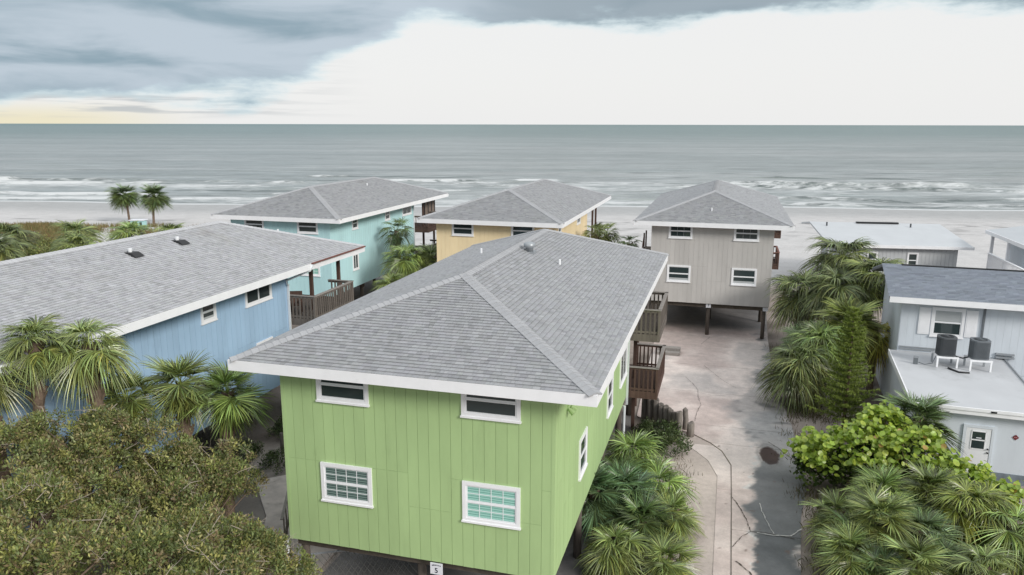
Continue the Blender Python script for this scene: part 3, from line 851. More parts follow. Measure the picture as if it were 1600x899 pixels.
UP = (6.48, 7.44); LOW = (3.58, 4.70)
FA, FB = (-2.72, -1.20), (1.38, 2.94)
hg, wg, rg = house('g', 'lime green raised house in the foreground with a number sign', M['green'], M['shingle'],
    [('front', *FA, *UP, 'sash'), ('front', *FB, *UP, 'sash'), ('front', *FA, *LOW, 'grid'), ('front', *FB, *LOW, 'grid_mint'),
     ('right', -6.28, -5.1, 3.5, 4.72, 'sash'), ('right', -.95, .3, 3.4, 4.72, 'sash'), ('right', 2.35, 4.35, 3.4, 4.75, 'side'),
     ('right', -6.3, -5.4, 6.4, 7.3, 'sash'), ('right', -.9, 0.0, 6.4, 7.3, 'sash')],
    single_shingles=300, single_caps=True, wood='mixed', seed=11)
hb, wb, rb = house('b', 'pale blue raised house on the left with two roof vents and a rusty gutter', M['blue'], M['shingle_old'],
    [('front', *FA, *UP, 'sash'), ('front', *FB, *UP, 'sash'), ('front', *FA, *LOW, 'sash'), ('front', *FB, *LOW, 'sash'),
     ('right', -1.35, -.45, 6.28, 7.12, 'half'), ('right', 1.45, 3.35, 6.3, 7.15, 'side'), ('right', -6.3, -5.4, 6.3, 7.15, 'sash'),
     ('right', -5.6, -4.4, 3.5, 4.6, 'sash'), ('right', 2.0, 3.2, 3.5, 4.6, 'sash')],
    single_caps=False, seed=31, gutter=(4.9, 10.1), ext=4.4)
ht, wt, rt_ = house('t', 'turquoise raised house with a screened end porch near the beach', M['turq'], M['shingle'],
    [('front', *FA, *UP, 'sash'), ('front', *FB, *UP, 'sash'), ('front', *FA, *LOW, 'sash'), ('front', *FB, *LOW, 'grid_mint'),
     ('right', -6.4, -5.5, 6.38, 7.25, 'sash'), ('right', -.95, -.05, 6.38, 7.25, 'sash'), ('right', 2.35, 4.2, 6.38, 7.25, 'side'),
     ('right', -6.5, -5.6, 3.45, 4.65, 'side'), ('right', -.2, .7, 3.6, 4.6, 'sash')],
    boards=False, seed=51, detail=False, wood='wood_brown')
hy, wy, ry = house('y', 'pale yellow raised house behind the green roof', M['yellow'], M['shingle'],
    [('front', *FA, *UP, 'sash'), ('front', *FB, *UP, 'sash'), ('front', *FA, *LOW, 'sash'), ('front', *FB, *LOW, 'sash'),
     ('right', -6.4, -5.5, 6.38, 7.25, 'sash'), ('right', .2, 1.6, 6.2, 7.2, 'sash')],
    boards=False, seed=71, detail=False, decks=())
hk, wk, rk = house('k', 'warm grey raised house on dark posts at the end of the driveway', M['taupe'], M['shingle'],
    [('front', *FA, *UP, 'muntin'), ('front', *FB, *UP, 'muntin'), ('front', *FA, *LOW, 'half'), ('front', *FB, *LOW, 'half'),
     ('right', -6.4, -5.5, 6.38, 7.25, 'sash')],
    boards=True, seed=91, detail=False, wood='wood_brown', capm='terracotta')

# fittings of the houses -----------------------------------------------------
def downspout(root, a, b, z0, z1, m='gutter_white'):
    MB().box(a - .045, a + .045, b - .04, b + .04, z0, z1).obj('downspout', M[m], root)
downspout(hg, WALL_A + .08, REAR - .1, 1.9, 7.45); downspout(hb, WALL_A + .08, REAR - .1, 2.0, 6.65)
downspout(ht, WALL_A + .08, REAR - .1, 2.0, 7.45)
MB().tube([(3.9, 3.6, 0), (3.9, 3.6, 2.2)], .06, 8).obj('drain_pipe', M['gutter_white'], hg)
MB().tube([(-3.85, -9.66, 0), (-3.85, -9.66, 2.2)], .05, 8).obj('conduit', M['gutter_white'], hg)
MB().box(-3.62, -3.44, -9.70, -9.58, 1.0, 1.22).tube([(-3.53, -9.64, 1.2), (-3.53, -9.64, 2.1)], .018, 6).obj('meter_box', M['galv'], hg)
# twin flood light below the eave of the green house
m = MB(); m.box(3.82, 3.87, -8.15, -7.95, 6.35, 6.5); fl_ = m.obj('flood_light', M['green'], hg)
for dy in (-.13, .10): MB().tube([(3.9, -8.05 + dy, 6.42), (4.03, -8.05 + dy * 1.3, 6.32)], [.05, .085], 10).obj('lamp_head', M['green'], fl_)


def roof_pt(a, b):
    """height of the roof plane at a lot position of a house"""
    return EAVE + RISE * min(1, min(HW - abs(a), HL - abs(b)) / HW)
def roof_vent(root, roof, a, b, kind):
    z = roof_pt(a, b)
    if kind == 'turbine':
        o = MB().box(a - .22, a + .22, b - .22, b + .22, z - .06, z + .035).obj('vent', M['galv'], roof)
        o2 = MB().tube([(a, b, z), (a, b, z + .16), (a, b, z + .2), (a, b, z + .32), (a, b, z + .38)], [.14, .14, .22, .22, .10], 14).obj('vent_cap', M['galv'], o, True)
    elif kind == 'pipe':
        o = MB().tube([(a, b, z - .05), (a, b, z + .22)], .045, 8).obj('vent_pipe', M['vinyl'], roof)
    else:
        o = MB().add([(a - .25, b - .24, z - .05), (a + .35, b - .24, z - .05), (a + .35, b + .24, z - .05), (a - .25, b + .24, z - .05),
                      (a - .22, b - .2, z + .10), (a + .12, b - .2, z + .10), (a + .12, b + .2, z + .10), (a - .22, b + .2, z + .10)],
                     [(4, 5, 6, 7), (0, 1, 5, 4), (1, 2, 6, 5), (2, 3, 7, 6), (3, 0, 4, 7)]).obj('vent', M['black'], roof)
        MB().tube([(a - .1, b, z + .09), (a - .1, b, z + .24)], [.07, .08], 10).obj('vent_cap', M['vinyl'], o)
roof_vent(hg, rg, .55, .5, 'turbine'); roof_vent(hg, rg, 1.75, .3, 'pipe'); roof_vent(hg, rg, -1.9, 2.2, 'pipe')
roof_vent(hb, rb, 1.15, -1.5, 'box'); roof_vent(hb, rb, 1.0, 1.3, 'box'); roof_vent(hb, rb, 1.6, 7.6, 'pipe')
roof_vent(ht, rt_, 1.2, 1.5, 'pipe'); roof_vent(hk, rk, -.1, -8.4, 'pipe')
# stain on the left side of the grey house: an outdoor stair
st = MB()
for i in range(11): st.box(-4.7, -3.86, -8.6 + i * .27, -8.32 + i * .27, 2.5 + i * .23, 2.54 + i * .23)
so = st.obj('stair', M['wood_grey'], hk)
MB().bar((-4.72, -8.8, 3.3), (-4.72, -5.6, 6.0), .05, .12).bar((-4.72, -8.7, 2.3), (-4.72, -5.7, 4.9), .05, .2).obj('rail', M['wood_brown'], so)
MB().box(-4.75, -3.86, -5.7, -4.2, 4.95, 5.03).obj('landing', M['wood_grey'], so)
for p in ((-4.7, -8.75), (-4.7, -5.65), (-4.7, -4.25)): MB().box(p[0] - .05, p[0] + .05, p[1] - .05, p[1] + .05, 0, 6.2 if p[1] > -6 else 3.5).obj('post', M['wood_brown'], so)
# screens of the turquoise house
for i in range(3):
    b0 = 7.3 + i * .8
    MB().box(3.74, 3.79, b0, b0 + .74, 5.3, 7.3).obj('porch_screen', mat('bamboo screen', (.21, .17, .145), .9, .1, var=.3, vscale=20, stretch=(1, 1, 12)), ht)
for b0 in (7.25, 8.05, 8.85, 9.62): MB().box(3.72, 3.83, b0 - .05, b0 + .05, 5.05, 7.6).obj('screen_post', M['black'], ht)
# small chair seen through the balusters of the blue house's deck
ch = empty('deck_chair', tuple(lot(3.6, 5.6, 5.05, 'b')), -YAW + .4); tag(ch, 'brown chair standing on the balcony of the blue house', 'chair')
MB().box(-.28, .28, -.25, .3, .40, .46).obj('seat', M['wood_brown'], ch)
MB().box(-.28, .28, .26, .32, .46, 1.0).obj('backrest', M['wood_brown'], ch)
for sx in (-.25, .25):
    for sy in (-.22, .27): MB().box(sx - .03, sx + .03, sy - .03, sy + .03, 0, .40).obj('leg', M['wood_brown'], ch)
    MB().box(sx - .04, sx + .04, -.25, .27, .62, .66).obj('armrest', M['wood_brown'], ch)


# ------------------------------------------------------------------ number signs
def text_mesh(body, size, m, depth=.004, name='lettering'):
    cu = bpy.data.curves.new(name, 'FONT'); cu.body = body; cu.size = size; cu.align_x = 'CENTER'; cu.align_y = 'CENTER'; cu.extrude = depth
    o = bpy.data.objects.new(name, cu); COL.objects.link(o); bpy.context.view_layer.update()
    me = bpy.data.meshes.new_from_object(o.evaluated_get(bpy.context.evaluated_depsgraph_get()))
    bpy.data.objects.remove(o); me.name = name; me.materials.clear(); me.materials.append(m)
    return me
def number_sign(c, a, z, w, h, txt, label, b=FRONT - .06, small=True, tsize=.2):
    p = lot(a, b, z, c); r = empty('number_sign', tuple(p), -YAW); tag(r, label, 'sign', 'number signs under the houses')
    MB().box(-w / 2, w / 2, -.012, .012, -h / 2, h / 2).obj('plate', M['sign_white'], r)
    if txt: link('numeral', text_mesh(txt, tsize, M['ink']), r, (0, -.017, -.05 if small else 0), (math.pi / 2, 0, 0))
    if small:
        m = MB(); rr = random.Random(2); x = -w * .36
        while x < w * .36:
            ww = rr.uniform(.012, .03); z0 = h * .34 - (x / w) ** 2 * .10
            m.box(x, x + ww, -.0165, -.012, z0 - rr.uniform(.012, .02), z0 + rr.uniform(.010, .018)); x += ww + rr.uniform(.008, .028)
        m.obj('lettering', M['ink'], r)
number_sign('g', .62, 2.04, .35, .33, '5', 'white sign reading 5 hanging under the green house', tsize=.21)
number_sign('k', .05, 2.08, .32, .30, '7', 'white sign reading 7 on the middle post of the grey house', b=FRONT + .1, small=False, tsize=.24)
number_sign('k', 3.62, 2.08, .32, .30, '', 'white sign on the right hand post of the grey house', b=FRONT + .1, small=False, tsize=.24)

# ------------------------------------------------------------------ white-blue house on the right
WYAW = R(19); WF = (15.8, 28.6)
def white_house():
    root = empty('low_house', (WF[0], WF[1], 0), -WYAW); tag(root, 'pale blue house on the right with a flat white roof extension', 'house')
    D = 7.0; RW = 4.75
    # extension: u along the front, v away from the camera
    wl = MB(); wl.box(.22, 9.0, .30, 2.9, 0, 2.78); wl.box(.22, RW - .2, 2.9, D + .02, 0, 2.78); wall = wl.obj('wall', M['white_blue'], root)
    MB().box(.20, 9.0, .27, .30, 0, .42).obj('base_course', mat('blue grey base course', (.19, .22, .25), .8, .2, var=.3, vscale=3), wall)
    z0, z1 = 3.05, 3.22
    rf = MB()
    zz = lambda v: z0 + (z1 - z0) * v / D
    def sl(u0, u1, v0, v1): rf.add([(u0, v0, zz(v0) - .16), (u1, v0, zz(v0) - .16), (u1, v1, zz(v1) - .16), (u0, v1, zz(v1) - .16), (u0, v0, zz(v0)), (u1, v0, zz(v0)), (u1, v1, zz(v1)), (u0, v1, zz(v1))],
                               [(3, 2, 1, 0), (4, 5, 6, 7), (0, 1, 5, 4), (1, 2, 6, 5), (2, 3, 7, 6), (3, 0, 4, 7)])
    sl(0, RW, 0, D); flat = rf.obj('flat_roof', M['flat_roof'], root)
    rf = MB(); sl(RW + .003, 9.2, 0, 3.0); rf.obj('flat_roof', M['flat_roof'], root)
    MB().box(-.03, 9.2, -.045, -.003, z0 - .27, z0 + .012).obj('fascia', M['white'], flat)
    MB().box(-.02, 9.2, -.085, -.048, z0 - .10, z0 + .02).obj('drip_edge', M['white'], flat)
    m = MB(); m.bar((-.025, 0, z0 - .10), (-.025, D, z1 - .10), .045, .26); m.obj('fascia', M['white'], flat)
    m = MB(); m.bar((RW + .03, 3.05, zz(3.05) - .03), (RW + .03, D, z1 - .03), .06, .16); m.obj('edge_trim', M['galv'], flat)
    MB().box(2.72, 2.92, -.10, -.086, z0 - .10, z0 - .03).box(2.77, 2.89, -.115, -.10, z0 - .085, z0 - .055).obj('vent_grille', M['black'], flat)
    # upper storey
    up = MB(); up.box(.35, 14, D + .02, D + 6.2, 0, 5.7); uw = up.obj('wall', M['white_blue'], root)
    w = .305; n = 30
    b = MB()
    for i in range(n): b.box(.35 + i * w + .002, .35 + (i + 1) * w - .002, D - .004, D + .03, 2.5, 5.68)
    b.obj('siding_board', M['white_blue'], uw)['kind'] = 'stuff'
    b = MB()
    for i in range(20): b.box(.325, .36, D + i * w + .006, D + (i + 1) * w - .006, 0, 5.68)
    b.obj('siding_board', M['white_blue'], uw)['kind'] = 'stuff'
    MB().box(3.72, 3.80, D - .07, D - .006, 3.25, 5.66).obj('pipe', M['ac_mid'], uw)
    MB().box(.4, 2.2, D - .05, D - .005, 3.30, 3.36).box(.4, 2.2, D - .05, D - .005, 3.42, 3.46).obj('conduit', M['galv'], uw)
    MB().box(4.4, 5.15, D - .16, D - .006, 3.28, 3.36).box(4.4, 5.15, D - .10, D - .006, 3.42, 3.5).obj('conduit', M['galv'], uw)
    win = window(uw, 'front', 1.62, 3.0, 4.05, 5.45, 'sash', .12, base=D - .004)
    MB().box(1.78, 2.84, D - .018, D - .0145, 4.80, 5.30).obj('blind', M['shade'], win)
    for u0, u1 in ((1.10, 1.58), (3.04, 3.52)):
        s = MB(); s.box(u0, u1, D - .05, D - .006, 4.12, 5.40).obj('shutter', M['white'], uw)
        f = MB()
        for i in range(16): f.box(u0 + .05, u1 - .05, D - .058, D - .05, 4.20 + i * .073, 4.20 + i * .073 + .05)
        f.obj('louvre', M['white'], uw)['kind'] = 'stuff'
    # gable roof, eave towards the camera
    e0, ez, rv, rz = 6.4, 5.92, 9.9, 6.85
    t = .12
    def pr(u0, u1):
        return [(u0, e0, ez), (u1, e0, ez), (u1, rv, rz), (u0, rv, rz), (u0, 13.9, ez), (u1, 13.9, ez)]
    top = pr(-.3, 14.5); bot = [(x, y, z - t) for x, y, z in top]
    f = [(0, 1, 2, 3), (3, 2, 5, 4)]
    roof = MB().add(top, f).add(bot, [tuple(reversed(q)) for q in f]).add([top[0], top[3], top[4], bot[0], bot[3], bot[4]], [(3, 4, 1, 0), (4, 5, 2, 1)]).obj('roof', M['roof_felt'], root)
    MB().box(-.3, 14.5, e0 - .05, e0 - .002, ez - .26, ez + .015).obj('fascia', M['white'], roof)
    V1 = Vector((0, rv - e0, rz - ez)); L = V1.length; V1.normalize()
    shingles(roof, Vector((-.34, e0 - .03, ez)), Vector((1, 0, 0)), V1, 14.8, 14.8, L + .03, M['shingle_dark'], 0, seed=5, tabs=(.2, .3, .4, .5))
    V2 = Vector((0, rv - 13.9, rz - ez)).normalized()
    shingles(roof, Vector((14.5, 13.93, ez)), Vector((-1, 0, 0)), V2, 14.8, 14.8, L + .03, M['shingle_dark'], 0, seed=6, tabs=(.2, .3, .4, .5))
    MB().bar((.55, rv, rz + .03), (14.5, rv, rz + .03), .16, .06).obj('ridge_vent', M['black'], roof)
    # door in the front wall
    d = MB(); d.box(1.95, 2.05, .235, .30, 0, 2.28); d.box(2.93, 3.03, .235, .30, 0, 2.28); d.box(2.05, 2.93, .235, .30, 2.18, 2.28); fr = d.obj('door_frame', M['white_blue'], wall)
    dr = MB().box(2.06, 2.92, .25, .29, .04, 2.17).obj('door', M['vinyl'], wall)
    MB().box(2.28, 2.72, .235, .249, 1.72, 2.02).obj('pane', M['glass'], dr); MB().box(2.28, 2.72, .235, .249, 1.34, 1.66).obj('pane', M['glass'], dr)
    MB().box(2.24, 2.76, .232, .2495, 1.665, 1.715).box(2.24, 2.275, .232, .2495, 1.3, 2.06).box(2.725, 2.76, .232, .2495, 1.3, 2.06).box(2.24, 2.76, .232, .2495, 2.025, 2.06).box(2.24, 2.76, .232, .2495, 1.3, 1.335).obj('pane_frame', M['white'], dr)
    MB().box(2.42, 2.60, .230, .234, 1.76, 1.80).obj('sticker', M['sign_white'], dr)
    for zk in (1.20, 1.35): MB().tube([(2.86, .25, zk), (2.86, .20, zk)], .032, 10).obj('knob', M['black'], dr)
    return root
wh = white_house()
def wloc(u, v, z): return Vector((WF[0] + u * math.cos(WYAW) + v * math.sin(WYAW), WF[1] - u * math.sin(WYAW) + v * math.cos(WYAW), z))
# red diamond on the wall
dz = empty('hazard_sign', tuple(wloc(3.75, .285, 1.95)), -WYAW); tag(dz, 'small dark red diamond sign on the pale wall beside the door', 'sign')
s = .115; MB().add([(0, -.008, -s), (s, -.008, 0), (0, -.008, s), (-s, -.008, 0), (0, 0, -s), (s, 0, 0), (0, 0, s), (-s, 0, 0)], [(0, 1, 2, 3), (1, 0, 4, 5), (2, 1, 5, 6), (3, 2, 6, 7), (0, 3, 7, 4)]).obj('plate', M['red_sign'], dz)
MB().box(-.055, -.008, -.012, -.008, -.012, .022).box(0.0, .05, -.012, -.008, -.014, .02).obj('lettering', mat('faded pink lettering', (.45, .25, .25), .6), dz)


def ac_unit(u, v, cabinet, label, stripes):
    r = empty('air_conditioner', tuple(wloc(u, v, 3.05 + .17 * v / 7.0)), -WYAW + R(6)); tag(r, label, 'air conditioner', 'air conditioners on the flat roof')
    # condenser standing on a timber frame
    hs = .50; w = .36
    f = MB()
    f.box(-.45, .45, -.42, -.34, hs - .07, hs); f.box(-.45, .45, .34, .42, hs - .07, hs)
    fr = f.obj('stand', M['white'], r)
    for sx in (-.40, .40):
        for sy in (-.38, .38): MB().box(sx - .035, sx + .035, sy - .035, sy + .035, 0, hs - .072).obj('leg', M['white'] if sy < 0 else M['galv'], r)
    n = 32; vs = []; pts = []
    for k in range(n):
        t = 2 * math.pi * k / n; q = 4.0
        rr = (abs(math.cos(t)) ** q + abs(math.sin(t)) ** q) ** (-1 / q) * w; pts.append((rr * math.cos(t), rr * math.sin(t)))
    b = MB(); z0, z1 = hs + .03, hs + .80
    for (za, zb, s) in ((hs, hs + .06, 1.02), (z0, z1, .955), (z1 - .02, z1 + .05, 1.02)):
        vs = [(x * s, y * s, za) for x, y in pts] + [(x * s, y * s, zb) for x, y in pts]
        fs = [(k, (k + 1) % n, n + (k + 1) % n, n + k) for k in range(n)] + [tuple(range(n))[::-1]] + ([tuple(range(n, 2 * n))])
        b.add(vs, fs)
    body = b.obj('cabinet', cabinet, r)
    rib = MB()
    for k in range(0, n * 2):
        i = k // 2; t = .5 * (k % 2); x = pts[i][0] * (1 - t) + pts[(i + 1) % n][0] * t; y = pts[i][1] * (1 - t) + pts[(i + 1) % n][1] * t
        rib.box(x - .006, x + .006, y - .006, y + .006, z0 + .04, z1 - .02)
    rib.obj('louvre', cabinet, r)['kind'] = 'stuff'
    tp = MB(); tp.tube([(0, 0, z1 + .052), (0, 0, z1 + .058)], .27, 24); top = tp.obj('fan_opening', M['black'], r)
    g = MB()
    for k in range(1, 8):
        rr = .035 * k + .01
        for j in range(20):
            t0, t1 = 2 * math.pi * j / 20, 2 * math.pi * (j + 1) / 20
            g.bar((rr * math.cos(t0), rr * math.sin(t0), z1 + .072), (rr * math.cos(t1), rr * math.sin(t1), z1 + .072), .008)
    for j in range(8):
        t0 = 2 * math.pi * j / 8; g.bar((0, 0, z1 + .07), (.27 * math.cos(t0), .27 * math.sin(t0), z1 + .066), .01)
    g.tube([(0, 0, z1 + .06), (0, 0, z1 + .085)], .07, 12)
    g.obj('fan_guard', cabinet, r)['kind'] = 'stuff'
    return r
ac_unit(2.02, 5.25, M['ac_dark'], 'darker air conditioner on a white stand under the shuttered window', 1)
ac_unit(3.30, 5.15, M['ac_mid'], 'paler grey air conditioner on a white stand to the right of the dark one', 1)
rz_ = lambda v: 3.05 + .17 * v / 7.0
hz = MB(); pts = [(2.32, 5.3, rz_(5.3) + .55), (2.5, 5.35, rz_(5) + .42), (2.75, 5.35, rz_(5) + .38), (3.0, 5.25, rz_(5) + .5)]
o = hz.tube([tuple(wloc(*p)) for p in pts], .03, 8).obj('refrigerant_hose', M['black'], None, True); tag(o, 'black hose running between the two air conditioners', 'hose')
hz = MB(); pts = [(.95, 5.0, rz_(5) + .1), (1.2, 4.95, rz_(5) + .05), (1.5, 5.0, rz_(5) + .12), (1.64, 5.1, rz_(5) + .45)]
o = hz.tube([tuple(wloc(*p)) for p in pts], .018, 8).obj('power_cable', M['ac_mid'], None, True); tag(o, 'thin grey cable looping from the roof box to the dark air conditioner', 'cable')
jb = empty('junction_box', tuple(wloc(.84, 5.05, rz_(5))), -WYAW); tag(jb, 'small grey box on the flat roof left of the air conditioners', 'electrical box')
MB().box(-.09, .09, -.06, .06, 0, .36).obj('box', M['ac_mid'], jb); MB().box(-.10, .10, -.07, -.058, .30, .37).obj('lid', M['galv'], jb)
hz = MB(); pts = [(2.1, 4.75, rz_(4.7) + .04), (2.3, 4.5, rz_(4.4) + .03), (2.45, 4.3, rz_(4.3) + .03), (2.85, 4.35, rz_(4.3) + .03)]
o = hz.tube([tuple(wloc(*p)) for p in pts], .045, 8).obj('drain_hose', M['black'], None, True); tag(o, 'thick black hose lying on the white flat roof', 'hose')


# ------------------------------------------------------------------ low house with a white metal roof behind
def metal_house():
    yw = R(9); root = empty('bungalow', (26.3, 62.9, 0), -yw); tag(root, 'low grey bungalow with a pale metal roof on the beach', 'house')
    wl = MB().box(1.7, 10.2, .45, 9.2, -.2, 3.9).obj('wall', mat('pale grey board wall', (.52, .535, .55), .8, .2, var=.08, vscale=2), root)
    bd = MB()
    for i in range(28): bd.box(1.69 + i * .304 + .01, 1.69 + (i + 1) * .304 - .01, .425, .455, -.1, 3.88)
    bd.obj('siding_board', wl.data.materials[0], wl)['kind'] = 'stuff'
    e, rdg = 4.05, 5.0
    top = [(0, 0, e), (11.2, 0, e), (11.2, 7.6, rdg), (0, 7.6, rdg), (0, 11, 4.5), (11.2, 11, 4.5)]
    f = [(0, 1, 2, 3), (3, 2, 5, 4)]; bot = [(x, y, z - .14) for x, y, z in top]
    roof = MB().add(top, f).add(bot, [tuple(reversed(q)) for q in f]).add([top[0], top[3], top[4], bot[0], bot[3], bot[4]], [(3, 4, 1, 0), (4, 5, 2, 1)]).add([top[1], top[2], top[5], bot[1], bot[2], bot[5]], [(0, 1, 4, 3), (1, 2, 5, 4)]).obj('roof', M['metal_roof'], root)
    MB().box(-.02, 11.22, -.06, -.003, e - .22, e + .02).obj('fascia', M['white'], roof)
    MB().box(4.0, 7.6, 7.15, 7.5, rdg - .03, rdg + .1).obj('ridge_vent', M['black'], roof)
    for x in (1.2, 8.3): MB().tube([(x, 6.2, rdg - .3), (x, 6.2, rdg + .15)], .07, 8).obj('vent_pipe', M['ac_dark'], roof)
    for u in (3.2, 6.35): window(wl, 'front', u, u + .85, 2.15, 3.45, 'sash', .1, base=.425)
    for x in (.1, .1):
        pass
    MB().box(.06, .16, 2.6, 2.7, 0, 4.1).obj('porch_post', M['white'], root); MB().box(.06, .16, .3, .4, 0, 3.9).obj('porch_post', M['white'], root)
metal_house()


def porch_house():
    root = empty('white_cottage', (38.2, 58.6, 0), -.26); tag(root, 'white cottage with a railed deck cut by the right edge of the photo', 'house')
    MB().box(1.35, 9, -5.2, 3.0, 0, 5.4).obj('wall', M['white_blue'], root)
    top = [(-.35, -6, 5.35), (9, -6, 6.9), (9, 3.6, 6.9), (-.35, 3.6, 5.35)]
    r = MB().add(top + [(x, y, z - .2) for x, y, z in top], [(0, 1, 2, 3), (7, 6, 5, 4), (0, 4, 5, 1), (3, 7, 4, 0), (2, 6, 7, 3)]).obj('roof', M['metal_roof'], root)
    MB().box(-.41, -.352, -6, 3.6, 5.08, 5.36).obj('fascia', M['white'], r)
    for v in (-5.6, -.4, 3.3): MB().box(.0, .2, v - .1, v + .1, 2.5, 5.3).obj('porch_post', M['white'], root)
    d = MB().box(-1.0, 1.33, -12, .4, 2.5, 2.7).obj('deck', M['white'], root)
    for y in (-11.9, -8.9, -5.9, -2.9, .3): MB().box(-1.02, -.88, y - .06, y + .06, 2.65, 3.95).obj('post', M['white'], d)
    MB().box(-1.03, -.87, -12, .4, 3.88, 3.96).obj('rail', M['white'], d)
    p = MB()
    for i in range(62): p.box(-.97, -.93, -11.9 + i * .2, -11.84 + i * .2, 2.72, 3.88)
    p.obj('baluster', M['white'], d)['kind'] = 'stuff'
    MB().box(-.95, 1.3, -11.8, .2, 2.1, 2.49).obj('skirt', M['white'], d)
    for y in (-11.6, -8, -4, .0): MB().box(-.85, -.65, y - .1, y + .1, -.3, 1.5).obj('piling', M['piling'], d)
porch_house()

# ------------------------------------------------------------------ log wall beside the green house
def log_post(a, b, h, r, label):
    p = lot(a, b); n = 12; rr = random.Random(int(a * 991 + b * 77))
    o = MB(); o.tube([(0, 0, -.25), (rr.uniform(-.02, .02), rr.uniform(-.02, .02), h * .5), (rr.uniform(-.03, .03), rr.uniform(-.03, .03), h - .02), (0, 0, h)], [r * 1.04, r, r * .97, r * .86], n)
    e = o.obj('log_post', M['log'], None, True, p); tag(e, label, 'post', 'round timber posts beside the driveway')
names = ['tallest upright log against the green house piling', 'second log from the house piling in the log wall', 'third log from the house piling in the log wall',
         'fourth log from the house piling behind the dark hedge', 'fifth log from the house piling behind the dark hedge', 'sixth log from the house piling behind the dark hedge',
         'seventh log from the house piling behind the dark hedge', 'log at the driveway end of the curved log wall']
for i, nm in enumerate(names):
    t = i / 7; log_post(4.35 + 1.65 * t + .12 * math.sin(t * 3), 7.75 - 1.3 * t, [1.35, 1.3, 1.25, 1.08, 1.05, 1.02, 1.0, 1.1][i], .15, nm)
log_post(6.28, 7.1, 1.0, .125, 'taller of two logs standing free by the driveway')
log_post(6.55, 6.45, .62, .165, 'stout short log stump by the driveway edge')
log_post(6.1, 6.0, .7, .10, 'thin log at the corner of the hedge bed')

# steps at the far side of the balcony and gear below the green house
stp = empty('concrete_step', tuple(lot(4.6, 19.0, .05)), -YAW); tag(stp, 'low concrete step beyond the stacked balconies', 'step')
MB().box(-.7, .7, -.45, .45, 0, .17).obj('step', M['rail_cap'], stp); MB().box(-.7, .7, .0, .45, .17, .34).obj('step', M['rail_cap'], stp)
# wire lattice leaning under the house
lf = empty('lattice_panel', tuple(lot(-2.6, -8.4, .05)), -YAW + R(28)); tag(lf, 'wire lattice panel leaning in the dark below the green house', 'fence panel')
m = MB()
for i in range(16):
    m.bar((-1.4 + i * .18, 0, 0), (-1.4 + i * .18 + .9, .25, 1.2), .012); m.bar((-1.4 + i * .18 + .9, 0.01, 0), (-1.4 + i * .18, .26, 1.2), .012)
m.obj('wire', M['lichen'], lf)['kind'] = 'stuff'
MB().bar((-1.4, 0, 0), (2.2, 0, 0), .04).bar((-1.4, .25, 1.2), (2.2, .25, 1.2), .04).bar((-1.4, 0, 0), (-1.4, .25, 1.2), .04).bar((2.2, 0, 0), (2.2, .25, 1.2), .04).obj('frame', M['galv'], lf)
# stair rail on the far left corner
sr = empty('stair_rail', tuple(lot(-6.3, -5.4, .05)), -YAW + .35); tag(sr, 'weathered stair railing with balusters left of the green house', 'railing')
MB().bar((-.1, -1.5, 1.0), (.0, 1.6, 2.5), .09, .05).obj('handrail', M['rail_cap'], sr)
me = MB().box(-.02, .02, -.02, .02, 0, .95).mesh('baluster', M['wood_grey'])
for i in range(9): link('baluster', me, sr, (-.07 + .008 * i, -1.35 + i * .33, .05 + .16 * i))
MB().bar((-.1, -1.5, .12), (.0, 1.6, 1.6), .05, .16).obj('stringer', M['wood_grey'], sr)
lp = empty('marker_post', tuple(lot(-10.1, -.2, 0)), -YAW); tag(lp, 'short timber post beside the sandy path between the blue and green houses', 'post')
MB().tube([(0, 0, -.2), (0, 0, .9)], .07, 8).obj('post', M['log'], lp)
pl = [(-8.7, -2.1), (-9.6, -2.9), (-7.6, -5.2), (-6.4, -7.6), (-4.1, -7.6), (-4.1, -2.1)]
sl = MB().add([(x, y, .06) for x, y in pl] + [(x, y, -.05) for x, y in pl], [tuple(range(6))] + [(k, k + 6, (k + 1) % 6 + 6, (k + 1) % 6) for k in range(6)])
pth = sl.obj('path', mat('sandy concrete path', (.50, .44, .40), .9, .15, var=.25, vscale=2, dirt=((.26, .22, .19), 1.1, .52, .72)), None)
pth.location = (CEN['g'][0], CEN['g'][1], 0); pth.rotation_euler = (0, 0, -YAW); tag(pth, kind='structure')
# hut on the beach
hut = empty('beach_hut', (-47.6, 97.0, float(ground_z(np.array(-47.6), np.array(97.0)))), 0); tag(hut, 'small pale turquoise hut between the two beach palms', 'hut')
MB().box(-.8, .8, -.5, .5, 0, 1.3).obj('wall', M['hut'], hut)
MB().box(-.95, .95, -.65, .65, 1.31, 1.39).obj('roof', M['sign_white'], hut)
MB().box(-.5, .1, -.52, -.505, .6, 1.1).obj('window', M['glass'], hut); MB().box(.35, .65, -.52, -.505, .6, 1.1).obj('window', M['glass'], hut)

